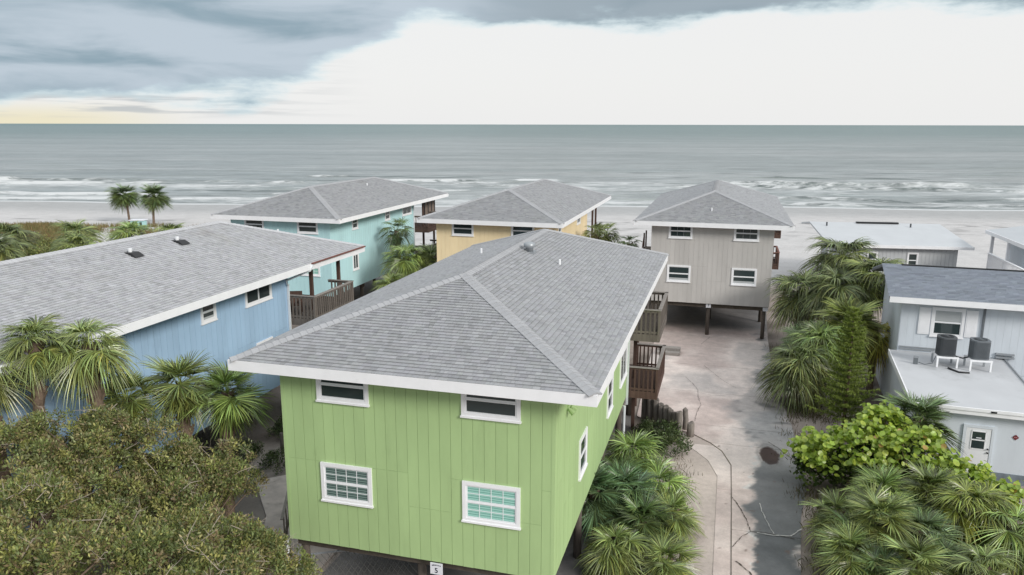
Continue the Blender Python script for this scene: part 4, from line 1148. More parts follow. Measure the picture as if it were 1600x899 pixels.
# ------------------------------------------------------------------ fan palms
def frond_mesh(elev, seed, N=30, droop=.55, pet=.85, blade=.95, m=None, span=2.45):
    """one costapalmate leaf: arching stalk, folded blade of pointed segments that droop under their weight"""
    r = random.Random(seed); V = []; F = []; Cc = []
    def add(vs, fs):
        b = len(V); V.extend(vs); F.extend(tuple(i + b for i in f) for f in fs); g = r.choice((.40, .5, .65, .85, 1.0, 1.3, 1.8)); y = r.uniform(-.05, .2)
        Cc.extend([(g * (1 + y), g, g * (1 - y) * (1.25 if g > 1.2 else 1))] * len(vs))  # random segment tones; the palest also paint in leaf highlights
    # stalk
    P = []; p = Vector((0, 0, 0)); e = elev
    for i in range(6):
        P.append(p.copy()); p = p + Vector((math.cos(e), 0, math.sin(e))) * (pet / 5); e -= .10 + .05 * droop
    d = Vector((math.cos(e), 0, math.sin(e)))
    b = len(V)
    for i, q in enumerate(P):
        w = .026 - .0025 * i
        V.extend([q + Vector((0, w, 0)), q + Vector((0, -w, 0)), q + Vector((-d.z, 0, d.x)) * -w])
    Cc.extend([(1.3, 1.15, .9)] * 18)
    for i in range(5):
        for k in range(3):
            k2 = (k + 1) % 3; F.append((b + 3 * i + k, b + 3 * i + k2, b + 3 * i + 3 + k2, b + 3 * i + 3 + k))
    Hs = P[-1]; s = Vector((0, 1, 0)); n = d.cross(s) * -1
    n = Vector((-d.z, 0, d.x))
    for i in range(N):
        a = -span + 2 * span * (i + .5) / N + r.uniform(-.04, .04)
        fold = .30 * abs(math.sin(a)) + .05
        dr = (d * math.cos(a) + s * math.sin(a) + n * fold).normalized()
        side = dr.cross(n).normalized(); nn = side.cross(dr)
        L = blade * (.60 + .40 * max(0, math.cos(a / 1.25))) * r.uniform(.88, 1.08)
        dd = droop * r.uniform(.6, 1.35); tw = r.uniform(-.3, .3)
        hook = 1.6 if r.random() < .3 else 1.0
        da = 2 * span / N
        ts = (.03, .30, .56, .80, 1.0)
        ws = (.005, min(.30 * L * da * .46, .030), .025, .014, 0)
        base = Hs - d * .10 * (1 - abs(a) / span) if True else Hs
        vs = []
        for k, t in enumerate(ts):
            q = base + dr * (L * t); q.z -= dd * L * (.30 * t ** 2 + (.42 * hook) * t ** 4)
            q += side * (tw * .10 * t * t * L)
            if k < 4:
                lift = nn * (ws[k] * .55)
                vs += [q + side * ws[k] - lift, q + lift * .4, q - side * ws[k] - lift]
            else: vs.append(q)
        fs = []
        for k in range(3):
            o = 3 * k; fs += [(o, o + 1, o + 4, o + 3), (o + 1, o + 2, o + 5, o + 4)]
        fs += [(9, 10, 12), (10, 11, 12)]
        add(vs, fs)
    return np_mesh('frond', V, F, m or M['palm'], Cc)


TIERS = (82, 62, 42, 22, 4, -16, -36)
FR = {}
def fr(style, tier, var):
    k = (style, tier, var)
    if k not in FR:
        st = {'stiff': dict(droop=.22, pet=.62, blade=1.22, N=34, span=2.0), 'sabal': dict(droop=.55, pet=.68, blade=1.22, N=34, span=2.0), 'droop': dict(droop=.62, pet=.75, blade=1.3, N=28, span=1.9),
              'far': dict(droop=.55, pet=.85, blade=.95, N=20)}[style]
        FR[k] = frond_mesh(R(TIERS[tier]), 100 * tier + var + len(style), **st)
    return FR[k]
DEADF = {}
def dead(var):
    if var not in DEADF: DEADF[var] = frond_mesh(R(-58), 900 + var, N=22, droop=.8, pet=.6, blade=.85, m=M['palm_dead'])
    return DEADF[var]


def palm(name, label, x, y, zc, s=1.0, n=22, style='sabal', tint=(1, 1, 1), seed=0, group='fan palms around the houses', lean=(0, 0), z0=0.0, nd=4, tr=.15, vary=.25, up=0):
    r = random.Random(seed + 1000); root = empty(name, (x, y, z0)); tag(root, label, 'palm tree', group)
    hgt = zc - z0
    t = MB(); k = max(4, int(hgt / .22)); pts = []; rad = []
    for i in range(k + 1):
        q = i / k; pts.append((lean[0] * (q * q - 1), lean[1] * (q * q - 1), -.2 + (hgt + .15) * q)); rad.append((tr * (1.1 - .15 * q) + (.014 if i % 2 else -.006)) * (1 if q < .8 else 1.12))
    # stubs of old leaf bases on the upper trunk
    t.tube(pts, rad, 10)
    for i in range(int(26 * min(1, hgt / 3))):
        zz = hgt - .1 - i * .065; a = i * 2.4
        if zz < hgt * .35: break
        q = max(0, min(1, (zz + .2) / (hgt + .15))); cx, cy = lean[0] * (q * q - 1), lean[1] * (q * q - 1)
        d = Vector((math.cos(a), math.sin(a), 0)); p = Vector((cx, cy, zz)) + d * tr
        t.bar(p, p + d * .10 + Vector((0, 0, .17)), .085, .03, up=(-d.y, d.x, 0))
    t.obj('trunk', M['trunk'], root)
    n = int(n * 1.45)
    for i in range(n):
        q = i / max(1, n - 1)
        tier = min(len(TIERS) - 1, int((q ** .85) * (len(TIERS) - .4 - up)))
        me = fr(style, tier, i % 2 if style == 'far' else r.randrange(3))
        a = i * 2.39996 + r.uniform(-.25, .25); sc_ = s * r.uniform(.72, 1.12) * (.8 if tier == 0 else 1)
        o = link('frond', me, root, (r.uniform(-.06, .06), r.uniform(-.06, .06), hgt - .02 - .16 * q), (r.uniform(-.22, .22), r.uniform(-.22, .22), a + r.uniform(-.3, .3)), sc_)
        v = r.uniform(1 - vary, 1 + vary); ye = r.uniform(0, .25) * q
        o.color = (tint[0] * v * (1 + ye), tint[1] * v, tint[2] * v * (1 - .5 * ye), 1)
    for i in range(nd):
        a = i * 2.2 + r.uniform(0, 1)
        o = link('dead_frond', dead(i % 3), root, (0, 0, hgt - .22), (r.uniform(-.2, .2), r.uniform(-.2, .2), a), s * r.uniform(.75, .95))
        o.color = (r.uniform(.8, 1.15),) * 3 + (1,)
    return root


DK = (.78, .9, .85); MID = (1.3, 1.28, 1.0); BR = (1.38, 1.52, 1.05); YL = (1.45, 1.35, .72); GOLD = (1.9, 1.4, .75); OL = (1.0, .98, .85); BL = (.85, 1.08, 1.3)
RG = 'palms along the right edge of the driveway'; FG = 'low fan palms in the right foreground'; CG = 'fan palms beside the green house'; LG = 'fan palms between the camera and the blue house'
PALMS = [
 # right-hand row, far to near
 ('palm_tree', 'tallest dark drooping palm of the row, in front of the metal roofed bungalow', 20.4, 46.5, 5.7, 1.45, 30, 'droop', OL, RG),
 ('palm_tree', 'drooping palm whose fronds reach to the corner of the grey house', 17.5, 45.2, 3.9, 1.3, 28, 'droop', OL, RG),
 ('palm_tree', 'drooping palm nearest the blue grey shingle roof', 21.0, 43.6, 5.0, 1.3, 28, 'droop', MID, RG),
 ('palm_tree', 'palm with a brown dead skirt in the middle of the tall palm group', 18.8, 43.4, 4.5, 1.3, 26, 'droop', OL, RG),
 ('palm_tree', 'low dark palm beside the right hand post of the grey house', 16.3, 41.0, 2.0, 1.0, 20, 'stiff', DK, RG),
 ('palm_tree', 'bright yellow green palm behind the pine', 17.4, 38.2, 3.8, 1.25, 28, 'stiff', YL, RG),
 ('palm_tree', 'golden tinged palm next to the flat white roof', 19.0, 38.6, 3.0, 1.0, 18, 'sabal', GOLD, RG),
 ('palm_tree', 'palm leaning over the driveway with its fronds touching the concrete', 14.2, 36.2, 2.2, 1.2, 26, 'droop', OL, RG),
 ('palm_tree', 'light green palm just left of the pine', 15.5, 37.2, 3.0, 1.15, 24, 'sabal', BR, RG),
 ('palm_tree', 'dark stiff palm between the sea grape and the pale wall', 15.8, 28.1, 2.5, 1.05, 22, 'stiff', DK, RG),
 # right foreground
 ('fan_palm', 'fan palm at the front left corner of the right foreground clump beside the driveway', 10.4, 21.2, 1.0, .75, 20, 'stiff', MID, FG),
 ('fan_palm', 'fan palm at the driveway edge below the sea grape', 10.75, 23.1, 1.2, .75, 20, 'stiff', MID, FG),
 ('fan_palm', 'fan palm with an open dark centre in the middle of the foreground clump', 11.6, 22.0, 1.7, .8, 20, 'stiff', MID, FG),
 ('fan_palm', 'upright fan palm directly in front of the sea grape', 12.5, 23.9, 1.6, .8, 18, 'stiff', BR, FG),
 ('fan_palm', 'upright fan palm in front of the right half of the sea grape', 14.1, 23.8, 1.7, .8, 18, 'stiff', MID, FG),
 ('fan_palm', 'bright yellow green drooping palm below the pale house wall', 14.7, 22.4, 1.9, .9, 24, 'sabal', YL, FG),
 ('fan_palm', 'fan palm at the right edge of the foreground', 15.6, 21.6, 1.5, .85, 20, 'sabal', BR, FG),
 ('fan_palm', 'low palm in the bottom right corner', 13.6, 19.9, 1.2, .75, 18, 'sabal', MID, FG),
 ('fan_palm', 'low palm at the bottom edge with brown fibres', 11.9, 20.3, 1.2, .75, 18, 'stiff', MID, FG),
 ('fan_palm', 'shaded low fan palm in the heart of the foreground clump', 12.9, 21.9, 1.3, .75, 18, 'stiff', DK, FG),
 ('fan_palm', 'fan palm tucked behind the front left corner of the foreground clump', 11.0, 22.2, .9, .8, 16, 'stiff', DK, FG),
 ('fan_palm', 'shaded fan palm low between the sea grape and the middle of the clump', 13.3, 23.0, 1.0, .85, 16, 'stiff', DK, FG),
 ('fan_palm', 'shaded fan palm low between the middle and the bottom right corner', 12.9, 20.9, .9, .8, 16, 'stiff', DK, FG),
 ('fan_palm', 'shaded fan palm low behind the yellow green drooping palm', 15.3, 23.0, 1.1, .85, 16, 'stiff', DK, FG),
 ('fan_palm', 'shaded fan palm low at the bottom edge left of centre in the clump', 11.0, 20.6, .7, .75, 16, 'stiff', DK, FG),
 # beside the green house
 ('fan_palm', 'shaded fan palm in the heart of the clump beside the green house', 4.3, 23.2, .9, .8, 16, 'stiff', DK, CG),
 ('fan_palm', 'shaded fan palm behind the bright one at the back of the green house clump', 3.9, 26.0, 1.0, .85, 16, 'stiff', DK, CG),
 ('fan_palm', 'bright green palm at the back of the clump beside the green house', 4.7, 27.4, 1.3, .88, 24, 'sabal', BR, CG),
 ('fan_palm', 'dark blue green palm leaning on the green house wall', 2.75, 24.0, 1.5, .9, 22, 'stiff', BL, CG),
 ('fan_palm', 'blue green palm in the middle of the clump beside the green house', 3.9, 24.6, 1.35, .9, 22, 'stiff', BL, CG),
 ('fan_palm', 'light green palm spreading towards the driveway strip', 5.3, 25.2, 1.15, .82, 22, 'sabal', BR, CG),
 ('fan_palm', 'yellowish palm on the sandy side of the clump', 5.45, 23.8, .9, .7, 18, 'stiff', MID, CG),
 ('fan_palm', 'palm at the bottom edge under the green house corner', 3.2, 21.6, .85, .8, 22, 'sabal', MID, CG),
 ('fan_palm', 'low palm at the bottom edge beside the sandy verge', 4.75, 21.3, .6, .75, 18, 'stiff', MID, CG),
 # left
 ('palm_tree', 'tall drooping palm at the left edge in front of the blue house', -14.0, 19.2, 7.35, .72, 20, 'droop', MID, LG),
 ('palm_tree', 'tall palm with bright top fronds before the blue roof', -12.9, 19.9, 8.0, .74, 22, 'sabal', MID, LG),
 ('palm_tree', 'tall drooping palm against the blue house eave', -11.7, 20.3, 7.8, .78, 22, 'droop', MID, LG),
 ('palm_tree', 'fan palm with an upright left fan before the blue wall', -11.3, 21.3, 5.9, .80, 18, 'stiff', MID, LG),
 ('palm_tree', 'bright fan palm in the middle before the blue wall', -10.0, 21.9, 6.1, .82, 18, 'stiff', MID, LG),
 ('palm_tree', 'fan palm nearest the green house roof corner on the left', -8.75, 22.3, 5.7, .86, 18, 'stiff', BR, LG),
 # far
 ('beach_palm', 'left one of two palms standing on the beach', -56.6, 112.0, 3.6, 1.6, 28, 'stiff', DK, 'pair of palms on the beach'),
 ('beach_palm', 'right one of two palms standing on the beach', -51.4, 110.0, 3.5, 1.6, 28, 'stiff', DK, 'pair of palms on the beach'),
 ('palm_tree', 'dark palm against the turquoise wall', -8.7, 57.2, 5.9, .95, 18, 'far', DK, None),
 ('palm_tree', 'light green palm in front of the turquoise wall', -7.4, 52.6, 4.6, 1.1, 24, 'sabal', BR, 'palms between the turquoise and yellow houses'),
 ('palm_tree', 'palm beside the corner of the yellow wall', -5.6, 52.9, 4.4, 1.1, 24, 'sabal', MID, 'palms between the turquoise and yellow houses'),
 ('palm_tree', 'lowest palm of the clump behind the green roof edge', -8.0, 50.6, 3.0, 1.0, 20, 'sabal', MID, 'palms between the turquoise and yellow houses'),
 ('palm_tree', 'browning palm with a dead skirt by the yellow house', -4.9, 51.8, 3.9, .95, 14, 'sabal', OL, 'palms between the turquoise and yellow houses'),
 ('palm_tree', 'palm right of the yellow house wall', 6.4, 57.5, 5.7, .95, 20, 'far', MID, 'palms between the yellow and grey houses'),
 ('palm_tree', 'palm beside the first one right of the yellow house', 7.3, 58.5, 5.5, .85, 18, 'far', MID, 'palms between the yellow and grey houses'),
 ('palm_tree', 'small dark palm close to the corner of the grey house roof', 8.45, 54.5, 5.4, .62, 16, 'far', DK, 'palms between the yellow and grey houses'),
]
SK = {'tallest dark': 12, 'drooping palm whose': 9, 'drooping palm nearest the blue grey': 9, 'palm leaning': 9, 'tall palm with': 6, 'bright yellow green palm': 7, 'palm with a brown': 14, 'browning palm': 14, 'golden tinged': 8, 'low palm at the bottom edge with': 7}
for i, (nm, lab, x, y, z, s, n, st, tint, g) in enumerate(PALMS):
    nd = next((v for k, v in SK.items() if lab.startswith(k)), 3 if z > 1.8 else 2)
    palm(nm, lab, x, y, z, s, n, st, tint, seed=i * 7, group=g, nd=nd, tr=.15 if z > 2.2 else .12, up=1.2 if 'upright' in lab else 0,
         lean=(.25 * math.sin(i * 3.1), .25 * math.cos(i * 2.3)) if z > 3 else (0, 0),
         z0=float(ground_z(np.array(x), np.array(y))))
# palmetto scrub behind the blue roof
for i, (x, y, z, s, tint, lab) in enumerate([(-47.5, 71, 3.1, 1.9, OL, 'palmetto at the far left edge behind the blue roof'), (-42.6, 74, 3.0, 1.75, MID, 'palmetto left of the brown dead clump behind the blue roof'),
                                        (-38.8, 77, 2.7, 1.7, BR, 'bright palmetto in the middle of the scrub behind the blue roof'), (-35.8, 80, 2.3, 1.5, MID, 'palmetto at the right end of the scrub behind the blue roof'),
                                        (-44.5, 65, 2.9, 1.7, OL, 'palmetto nearest the left end of the blue roof ridge'), (-34.5, 84, 1.6, 1.0, DK, 'small spiky palmetto below the two beach palms'),
                                        (-40.4, 70, 2.5, 1.5, MID, 'palmetto low against the blue roof ridge')]):
    palm('palmetto', lab, x, y, z, s, 20, 'sabal', tint, seed=500 + i, group='palmettos on the dune behind the blue roof', nd=6 if i in (1, 4) else 2, z0=float(ground_z(np.array(x), np.array(y))))


# ------------------------------------------------------------------ leafy trees and shrubs
def leaf_cloud(centres, radii, nleaf, size, tones, rg, aspect=.5, upness=.5):
    """many pointed leaf blades scattered in small sprays about `centres`"""
    C = np.repeat(np.asarray(centres, float), nleaf, 0); Rr = np.repeat(np.asarray(radii, float), nleaf)
    n = len(C); d = rg.normal(size=(n, 3)); d /= np.linalg.norm(d, axis=1)[:, None]
    p = C + d * (Rr * rg.random(n) ** .45)[:, None]
    ax = d * .7 + rg.normal(size=(n, 3)) * .6; ax[:, 2] += upness; ax /= np.linalg.norm(ax, axis=1)[:, None]
    q = rg.normal(size=(n, 3)); sd = np.cross(ax, q); sd /= np.linalg.norm(sd, axis=1)[:, None] + 1e-9
    L = size * rg.uniform(.6, 1.4, n); Wd = L * aspect
    V = np.empty((n, 4, 3)); nrm = np.cross(sd, ax)
    V[:, 0] = p; V[:, 1] = p + ax * (L * .5)[:, None] + sd * (Wd * .5)[:, None]; V[:, 2] = p + ax * L[:, None] - nrm * (L * .15)[:, None]; V[:, 3] = p + ax * (L * .5)[:, None] - sd * (Wd * .5)[:, None]
    F = np.arange(n * 4).reshape(n, 4)
    tones = np.asarray(tones); ci = rg.integers(0, len(tones), len(centres)); c = tones[np.repeat(ci, nleaf)] * rg.uniform(.55, 1.5, n)[:, None] * np.repeat(rg.uniform(.75, 1.25, len(centres)), nleaf)[:, None]
    pick = rg.random(n) < .25; c[pick] = tones[rg.integers(0, len(tones), pick.sum())] * rg.uniform(.7, 1.3, pick.sum())[:, None]
    return V.reshape(-1, 3), F, np.repeat(c, 4, 0)


def clumps(ell, k, rg, shell=.55, lo=-.5):
    """points inside a union of ellipsoids (cx,cy,cz,rx,ry,rz), gathered towards the upper surface"""
    out = []
    for (cx, cy, cz, rx, ry, rz), kk in zip(ell, k):
        d = rg.normal(size=(kk * 3, 3)); d /= np.linalg.norm(d, axis=1)[:, None]; d = d[d[:, 2] > lo][:kk]
        rr = shell + (1 - shell) * rg.random(len(d)) ** .6
        bump = 1 + .22 * (fbm(d[:, 0] * 3 + cx, d[:, 1] * 3 + d[:, 2] * 2 + cy, 1.3, 2) - .5) * 2
        out.append(np.stack([cx + d[:, 0] * rx * rr * bump, cy + d[:, 1] * ry * rr * bump, cz + d[:, 2] * rz * rr * bump], 1))
    return np.concatenate(out)


def leafy_tree(name, label, base, ell, per, nleaf, size, tones, seed, cat='tree', group=None, clr=(.22, .4), trunk_r=.12, limbs=True, bare=0, aspect=.5, upness=.5, lo=-.5, mounds=0):
    rg = np.random.default_rng(seed); root = empty(name, base); tag(root, label, cat, group)
    b = np.array(base); E_ = [(e[0] - b[0], e[1] - b[1], e[2] - b[2]) + tuple(e[3:]) for e in ell]
    c = clumps(E_, [int(per * (e[3] * e[4]) ** 1.0) for e in E_], rg, lo=lo)
    if mounds:
        d = rg.normal(size=(len(c) * mounds, 3)); d[:, 2] = np.abs(d[:, 2]) * 1.1 - .25; d /= np.linalg.norm(d, axis=1)[:, None]
        rm = np.repeat(rg.uniform(.30, .62, len(c)), mounds) * rg.uniform(.75, 1.12, len(d))
        c = np.repeat(c, mounds, 0) + d * rm[:, None] * np.array([1, 1, .85])
    V, F, cc = leaf_cloud(c, rg.uniform(clr[0], clr[1], len(c)), nleaf, size, tones, rg, aspect, upness)
    o = link('crown', np_mesh('crown', V, F, M['leaf'], cc), root)
    t = MB(); rr = random.Random(seed)
    for e in E_:
        top = Vector(e[:3]); st = Vector((rr.uniform(-.1, .1), rr.uniform(-.1, .1), -.2)); mid = Vector((top.x * .3, top.y * .3, top.z * .45))
        t.tube([st, mid, top * .8 + mid * .2, top + Vector((0, 0, e[5] * .3))], [trunk_r, trunk_r * .8, trunk_r * .5, .02], 8)
        if limbs:
            idx = rg.choice(len(c), min(len(c), int(26 * e[3] * e[4] / 2)), False)
            for i in idx:
                q = Vector(c[i])
                if (q - top).length > max(e[3:]) * 1.4: continue
                s0 = mid.lerp(top, rr.uniform(.2, 1)); m2 = s0.lerp(q, .55) + Vector((rr.uniform(-.15, .15), rr.uniform(-.15, .15), rr.uniform(-.05, .2)))
                t.tube([s0, m2, q], [.035, .02, .006], 5, cap=False)
    t.obj('trunk', M['bark'], root, True)
    if bare:
        tw = MB()
        idx = rg.choice(len(c), bare, False)
        for i in idx:
            q = Vector(c[i]); d = Vector(rg.normal(size=3)); d.z = abs(d.z) * .6 + .2; d.normalize(); L = rr.uniform(.3, .7)
            m1 = q + d * L * .5 + Vector(rg.normal(size=3)) * .05; e1 = q + d * L + Vector(rg.normal(size=3)) * .12
            tw.tube([q - d * .2, m1, e1], [.012, .009, .004], 4, cap=False)
            for k in range(3):
                p0 = q.lerp(e1, rr.uniform(.3, .9)); tw.tube([p0, p0 + Vector(rg.normal(size=3)) * .13], [.005, .002], 3, cap=False)
        o = tw.obj('bare_twig', mat('grey bare twig', (.36, .31, .26), .9, .1), root); o['kind'] = 'stuff'
    return root


OLIVE = [(.275, .28, .09), (.215, .25, .08), (.33, .315, .115), (.15, .185, .065), (.20, .24, .09), (.30, .25, .125), (.12, .15, .06), (.22, .235, .11), (.22, .165, .095)]
DKG = [(.075, .11, .042), (.10, .14, .05), (.055, .08, .035), (.13, .15, .07)]
OG = 'wind clipped shrubby trees in the left foreground'
OAK = [
 ('olive shrubby tree at the left edge below the tall palms', (-12.6, 18.6, 0), [(-12.4, 18.0, 5.2, 1.9, 1.7, 1.5), (-10.8, 18.6, 4.9, 1.7, 1.6, 1.35)]),
 ('olive shrubby tree below the fan palms before the blue wall', (-9.1, 19.6, 0), [(-9.0, 19.2, 4.0, 1.6, 1.6, 1.2), (-8.35, 19.8, 3.2, 1.0, 1.2, .9)]),
 ('shrubby tree with a visible brown trunk left of the green house', (-7.6, 17.0, 0), [(-8.9, 16.8, 4.1, 1.5, 1.5, 1.15), (-7.45, 17.6, 3.1, 1.0, 1.2, .95)]),
 ('shrubby tree at the left edge of the foreground', (-10.9, 15.6, 0), [(-10.6, 15.4, 4.7, 1.7, 1.5, 1.25)]),
 ('yellowish shrubby tree in the bottom left corner', (-8.7, 13.6, 0), [(-9.0, 13.4, 4.6, 1.7, 1.5, 1.2), (-7.0, 13.9, 4.35, 1.5, 1.4, 1.1)]),
 ('shrubby tree touching the lower corner of the green house', (-6.0, 16.0, 0), [(-6.4, 15.6, 3.6, 1.2, 1.2, 1.0), (-6.15, 17.0, 2.75, .95, .95, .85), (-5.25, 16.2, 2.75, .6, .7, .6)]),
]
for i, (lab, base, ell) in enumerate(OAK):
    leafy_tree('shrubby_tree', lab, base, ell, 8, 52, .085, OLIVE, 40 + i, group=OG, bare=48 if i != 5 else 20, trunk_r=.15 if 'trunk' in lab else .10, clr=(.10, .24), mounds=22, aspect=.42, lo=-.35)
# dark hedges
h1 = lot(5.1, 6.0)
leafy_tree('hedge_shrub', 'dark green sprawling shrub enclosed by the log wall', (h1.x, h1.y, 0), [(h1.x + .05, h1.y - .5, .25, .95, .9, .6), (h1.x + .3, h1.y - 1.5, .2, .85, 1.0, .55), (h1.x - .45, h1.y - .1, .15, .6, .5, .5)], 90, 42, .085, DKG, 71, 'shrub', limbs=False, trunk_r=.04, clr=(.12, .24), lo=-.1)
for i, (a, b, s, lab) in enumerate([(-9.4, .7, 1.0, 'dark ground shrub against the corner of the green house on the left'), (-11.4, -1.2, .8, 'dark shrub on the far side of the sand patch by the path'), (-9.5, -1.5, .65, 'dark low shrub at the head of the concrete path'), (-10.9, 1.7, .9, 'dark low shrub under the edge of the blue house')]):
    h = lot(a, b); leafy_tree('ground_shrub', lab, (h.x, h.y, 0), [(h.x, h.y, .15, s, s * 1.1, .5)], 90, 40, .075, DKG, 80 + i, 'shrub', 'dark shrubs along the sandy path', limbs=False, trunk_r=.03, clr=(.12, .22), lo=-.1)
# dune bushes behind the blue roof
for i, (x, y, s, tn, lab) in enumerate([(-44.0, 69.5, 2.4, OLIVE, 'rounded olive bush left on the dune behind the blue roof'), (-48.5, 77.5, 2.2, OLIVE, 'olive bush at the left edge of the dune'), (-38.5, 72.5, 1.8, OLIVE, 'olive bush low behind the ridge of the blue roof'),
                                    (-27.5, 80.0, 1.5, OLIVE, 'olive bush just left of the turquoise house'), (-46, 60, 2.2, OLIVE, 'wide olive bush behind the left end of the blue roof')]):
    leafy_tree('dune_bush', lab, (x, y, 0), [(x, y, .9, s, s, 1.5)], 26, 46, .16, tn, 120 + i, 'bush', 'bushes on the dune', limbs=False, trunk_r=.05, clr=(.3, .55), lo=-.2)


# ------------------------------------------------------------------ sea grape with its large round leaves
def sea_grape():
    rg = np.random.default_rng(5); root = empty('sea_grape', (14.2, 26.0, 0)); tag(root, 'yellow green sea grape bush with large round leaves beside the driveway', 'bush')
    ell = [(11.9, 27.4, 1.25, 1.15, 1.1, .9), (13.2, 26.9, 1.75, 1.4, 1.3, 1.0), (14.7, 26.5, 1.75, 1.4, 1.2, .95), (16.3, 25.7, .9, 1.3, 1.1, .8), (17.5, 25.2, .75, .8, .8, .5), (14.2, 27.6, 2.35, .9, .9, .75)]
    E_ = [(e[0] - 14.2, e[1] - 26.0, e[2]) + e[3:] for e in ell]
    c = clumps(E_, [74, 105, 100, 78, 30, 46], rg, .62, -.35)
    n = 12
    base = []
    for k in range(n):
        t = 2 * math.pi * (k + .5) / n; base.append((math.cos(t) * (1.0), math.sin(t), .10 * math.cos(2 * t)))
    bv = np.array(base + [(0, 0, -.13)]); bf = [(k, (k + 1) % n, n) for k in range(n)]
    leaf = np_mesh('leaf', bv, bf, M['leaf_grape'], [(1, 1, 1)] * len(bv))
    P = []
    for q in c:
        d0 = rg.normal(size=3); d0[2] = abs(d0[2]) + .5; d0 /= np.linalg.norm(d0)
        m = rg.integers(6, 10)
        for j in range(m):
            a = 2 * math.pi * j / m + rg.uniform(-.4, .4); off = np.array([math.cos(a), math.sin(a), rg.uniform(-.5, .9)]) * rg.uniform(.08, .22)
            nr = d0 * .45 + off * 2.2 + rg.normal(size=3) * .38 + np.array([0, -.15, .35]); nr /= np.linalg.norm(nr)
            P.append((q + off + d0 * .05 * j, nr, rg.uniform(.062, .118), rg.random()))
    P.sort(key=lambda p: np.linalg.norm(p[0] + np.array([14.2, 26.0, 0]) - np.array([0, 0, H])))
    # the ones that show largest: near and on the outside
    cen = np.array([e[:3] for e in E_]); rad = np.array([e[3:] for e in E_])
    def outer(p): return np.min(np.linalg.norm((p[0] - cen) / rad, axis=1))
    order = sorted(range(len(P)), key=lambda i: np.linalg.norm(P[i][0] + np.array([14.2, 26, 0]) - np.array([0, 0, H])) - 2.5 * outer(P[i]) - 8 * P[i][2])
    pick = set(order[:300])
    V = []; F = []; Cc = []
    for i, (p, nr, s, t) in enumerate(P):
        z = Vector(nr); q = z.to_track_quat('Z', 'Y'); q = q @ Matrix.Rotation(t * 6.28, 3, 'Z').to_quaternion()
        tone = (.72 + .55 * rg.random()); ye = rg.random() ** 2 * .22; col = (tone * (1 + ye), tone, tone * (1 - ye))
        if rg.random() < .012: col = (tone * 1.3, tone * .6, tone)
        if i in pick:
            o = link('leaf', leaf, root, tuple(p), q.to_euler(), s); o.color = col + (1,)
        else:
            Rm = np.array(q.to_matrix()); b = len(V) * 1; vv = bv @ Rm.T * s + p
            V.extend(vv); F.extend(tuple(x + b for x in f) for f in bf); Cc.extend([col] * len(vv))
    o = link('leaf', np_mesh('leaf', V, F, M['leaf_grape'], np.array(Cc)), root); o['kind'] = 'stuff'
    t = MB(); rr = random.Random(9)
    for e in E_:
        top = Vector(e[:3])
        t.tube([(top.x * .35, top.y * .35, -.2), (top.x * .7, top.y * .7, top.z * .5), top], [.07, .055, .03], 7)
        for i in range(16):
            q = Vector(c[rg.integers(0, len(c))])
            if (q - top).length < 1.7: t.tube([top * .75 + Vector((top.x * .2, top.y * .2, 0)), (top + q) / 2 + Vector((0, 0, .1)), q], [.03, .02, .012], 5, cap=False)
    t.obj('trunk', M['bark'], root, True)
    # inner foliage low down, shade between the leaves painted into its dark tones
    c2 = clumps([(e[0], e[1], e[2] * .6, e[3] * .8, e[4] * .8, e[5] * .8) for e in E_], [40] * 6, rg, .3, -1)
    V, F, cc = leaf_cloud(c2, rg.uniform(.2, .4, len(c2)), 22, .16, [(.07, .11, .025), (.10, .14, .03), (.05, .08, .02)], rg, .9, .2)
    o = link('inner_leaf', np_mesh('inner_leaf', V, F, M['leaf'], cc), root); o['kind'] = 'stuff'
sea_grape()


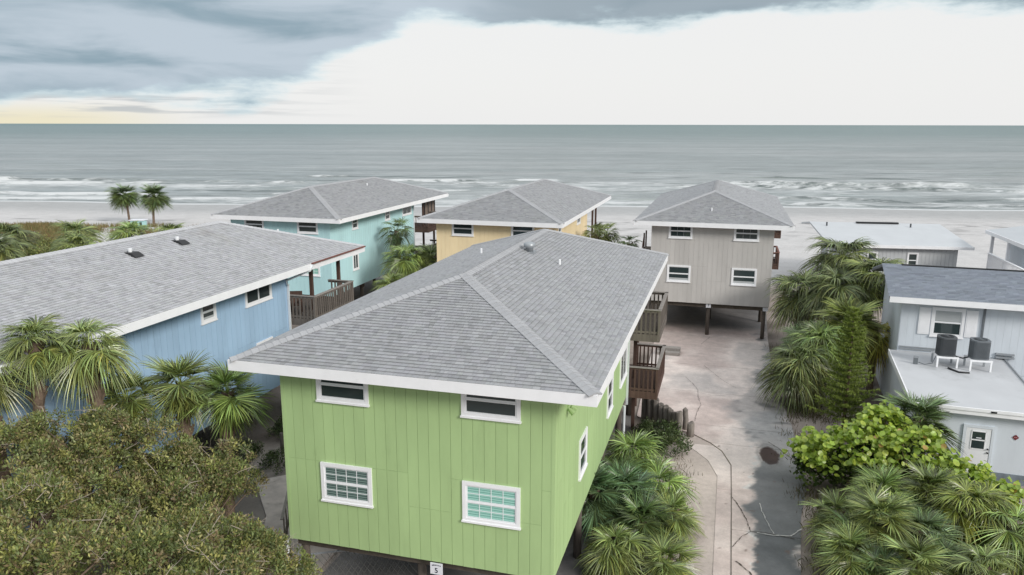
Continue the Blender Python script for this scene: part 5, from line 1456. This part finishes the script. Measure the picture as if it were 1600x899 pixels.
# ------------------------------------------------------------------ young pine with level whorls
def pine():
    root = empty('pine_tree', (14.75, 32.0, 0)); tag(root, 'dark green pine with level whorls of branches behind the sea grape', 'pine tree')
    rr = random.Random(3); rg = np.random.default_rng(3); Ht = 6.0
    t = MB().tube([(0, 0, -.2), (0.02, 0, 3), (0, 0.02, Ht)], [.09, .06, .012], 8); t.obj('trunk', M['bark'], root, True)
    V = []; F = []; C = []; tw = MB()
    z = 1.0; k = 0
    while z < Ht:
        q = (Ht - z) / (Ht - 1.0); L = .20 + 1.30 * q ** .8; nb = 6 if q > .15 else 5
        for j in range(nb):
            a = 2 * math.pi * j / nb + k * .6 + rr.uniform(-.2, .2); LL = L * rr.uniform(.68, 1.15)
            P = [Vector((0, 0, z))]
            for i in range(1, 7):
                s = i / 6; P.append(Vector((math.cos(a) * LL * s, math.sin(a) * LL * s, z + LL * (.18 * s + .14 * s * s))))
            tw.tube(P, [.016, .014, .012, .010, .008, .006, .004], 5, cap=False)
            side = Vector((-math.sin(a), math.cos(a), 0))
            def needles(p0, p1, n):
                for _ in range(n):
                    s = rr.random(); p = p0.lerp(p1, s); d = (p1 - p0).normalized() * .5 + Vector(rg.normal(size=3)) * .6 + Vector((0, 0, .35)); d.normalize()
                    w = d.cross(Vector((0, 0, 1))).normalized() * .016 if abs(d.z) < .95 else Vector((.016, 0, 0)); ln = rr.uniform(.07, .14); b = len(V)
                    V.extend([p - w, p + w, p + d * ln]); F.append((b, b + 1, b + 2)); g = rr.uniform(.6, 1.4); C.extend([(.21 * g, .265 * g, .055 * g)] * 3)
            for i in range(6): needles(P[i], P[i + 1], int(18 + 10 * q))
            for i in range(1, 6):
                for sg in (-1, 1):
                    l2 = LL * (.34 - .05 * i) * rr.uniform(.7, 1.2)
                    if l2 < .03: continue
                    e = P[i] + side * sg * l2 + Vector((math.cos(a), math.sin(a), .15)) * l2 * .7
                    tw.tube([P[i], e], [.006, .003], 3, cap=False); needles(P[i], e, int(34 * l2 / .3) + 8)
        z += .20 + .12 * q; k += 1
    tw.obj('branch', M['bark'], root)
    link('crown', np_mesh('crown', V, F, M['leaf'], np.array(C)), root)
pine()


# ------------------------------------------------------------------ dune grass
def dune_grass():
    rg = np.random.default_rng(8)
    def blades(name, pts, hgt, tones, per, spread, label, bw=.03):
        P = np.repeat(pts, per, 0); n = len(P); P = P + np.concatenate([rg.normal(size=(n, 2)) * spread, np.zeros((n, 1))], 1)
        P[:, 2] = ground_z(P[:, 0], P[:, 1]) - .02
        a = rg.uniform(0, 6.28, n); l = hgt * rg.uniform(.5, 1.3, n); lean = rg.uniform(.1, .8, n)
        d = np.stack([np.cos(a) * lean, np.sin(a) * lean, np.ones(n)], 1); d /= np.linalg.norm(d, axis=1)[:, None]
        w = np.stack([-np.sin(a), np.cos(a), np.zeros(n)], 1) * bw
        tip = P + d * l[:, None]; tip[:, 2] -= lean * l * .25
        mid = P + d * (l * .55)[:, None]
        V = np.stack([P - w, P + w, mid + w * .7, tip, mid - w * .7], 1).reshape(-1, 3)
        F = [tuple(range(5 * i, 5 * i + 5)) for i in range(n)]
        t = np.asarray(tones); c = t[rg.integers(0, len(t), n)] * rg.uniform(.7, 1.35, n)[:, None]
        o = link(name, np_mesh(name, V, F, M['grass'], np.repeat(c, 5, 0))); tag(o, label, 'grass', kind='stuff')
    N = 1300; X = rg.uniform(-85, -34, N); Y = rg.uniform(80, 104, N); k = fbm(X, Y, .11, 3) + .26 * sstep(-X, 46, 60) > .54
    pts = np.stack([X[k], Y[k], X[k] * 0], 1)
    blades('dune_grass', pts, .75, [(.27, .19, .10), (.22, .15, .08), (.24, .20, .10), (.16, .16, .07), (.19, .19, .08)], 50, .75, 'reddish brown dune grass on the sand at the left')
    pts = np.concatenate([np.stack([rg.uniform(-50, -36, 26), rg.uniform(92, 97, 26), np.zeros(26)], 1), np.stack([rg.uniform(-33, -27, 8), rg.uniform(98, 101, 8), np.zeros(8)], 1)])
    blades('dune_grass', pts, .6, [(.27, .17, .09), (.20, .12, .07), (.24, .2, .1)], 60, .6, 'brown grass tufts on the sand beyond the blue roof ridge')
    pts = np.array([(41.5, 76, 0), (41.9, 77, 0), (42.3, 76.5, 0), (48, 95, 0), (50, 97, 0)])
    blades('dune_grass', pts, .9, [(.24, .15, .09), (.2, .11, .06)], 120, .5, 'small reddish grass tuft on the beach right of the bungalow')
    pts = np.stack([rg.uniform(-50, -42, 40), rg.uniform(58, 78, 40), np.zeros(40)], 1)
    blades('dune_grass', pts, .9, [(.16, .16, .06), (.21, .19, .08), (.11, .12, .04)], 60, 1.0, 'olive grass among the palmettos behind the blue roof')
    # leaf litter and weeds under the palms on the right of the drive
    ab = np.stack([rg.uniform(10.9, 13.2, 130), rg.uniform(-6, 22, 130)], 1)
    pts = np.array([tuple(lot(a, b)) for a, b in ab])
    blades('ground_cover', pts, .35, [(.08, .09, .035), (.12, .10, .05), (.15, .11, .07)], 40, .3, 'weeds and litter under the palms right of the driveway', .010)
    ab = np.stack([rg.uniform(4.2, 6.6, 60), rg.uniform(-8, 4, 60)], 1)
    pts = np.array([tuple(lot(a, b)) for a, b in ab])
    blades('ground_cover', pts, .28, [(.10, .10, .04), (.15, .11, .07)], 34, .25, 'weeds and litter under the palms beside the green house', .010)
dune_grass()
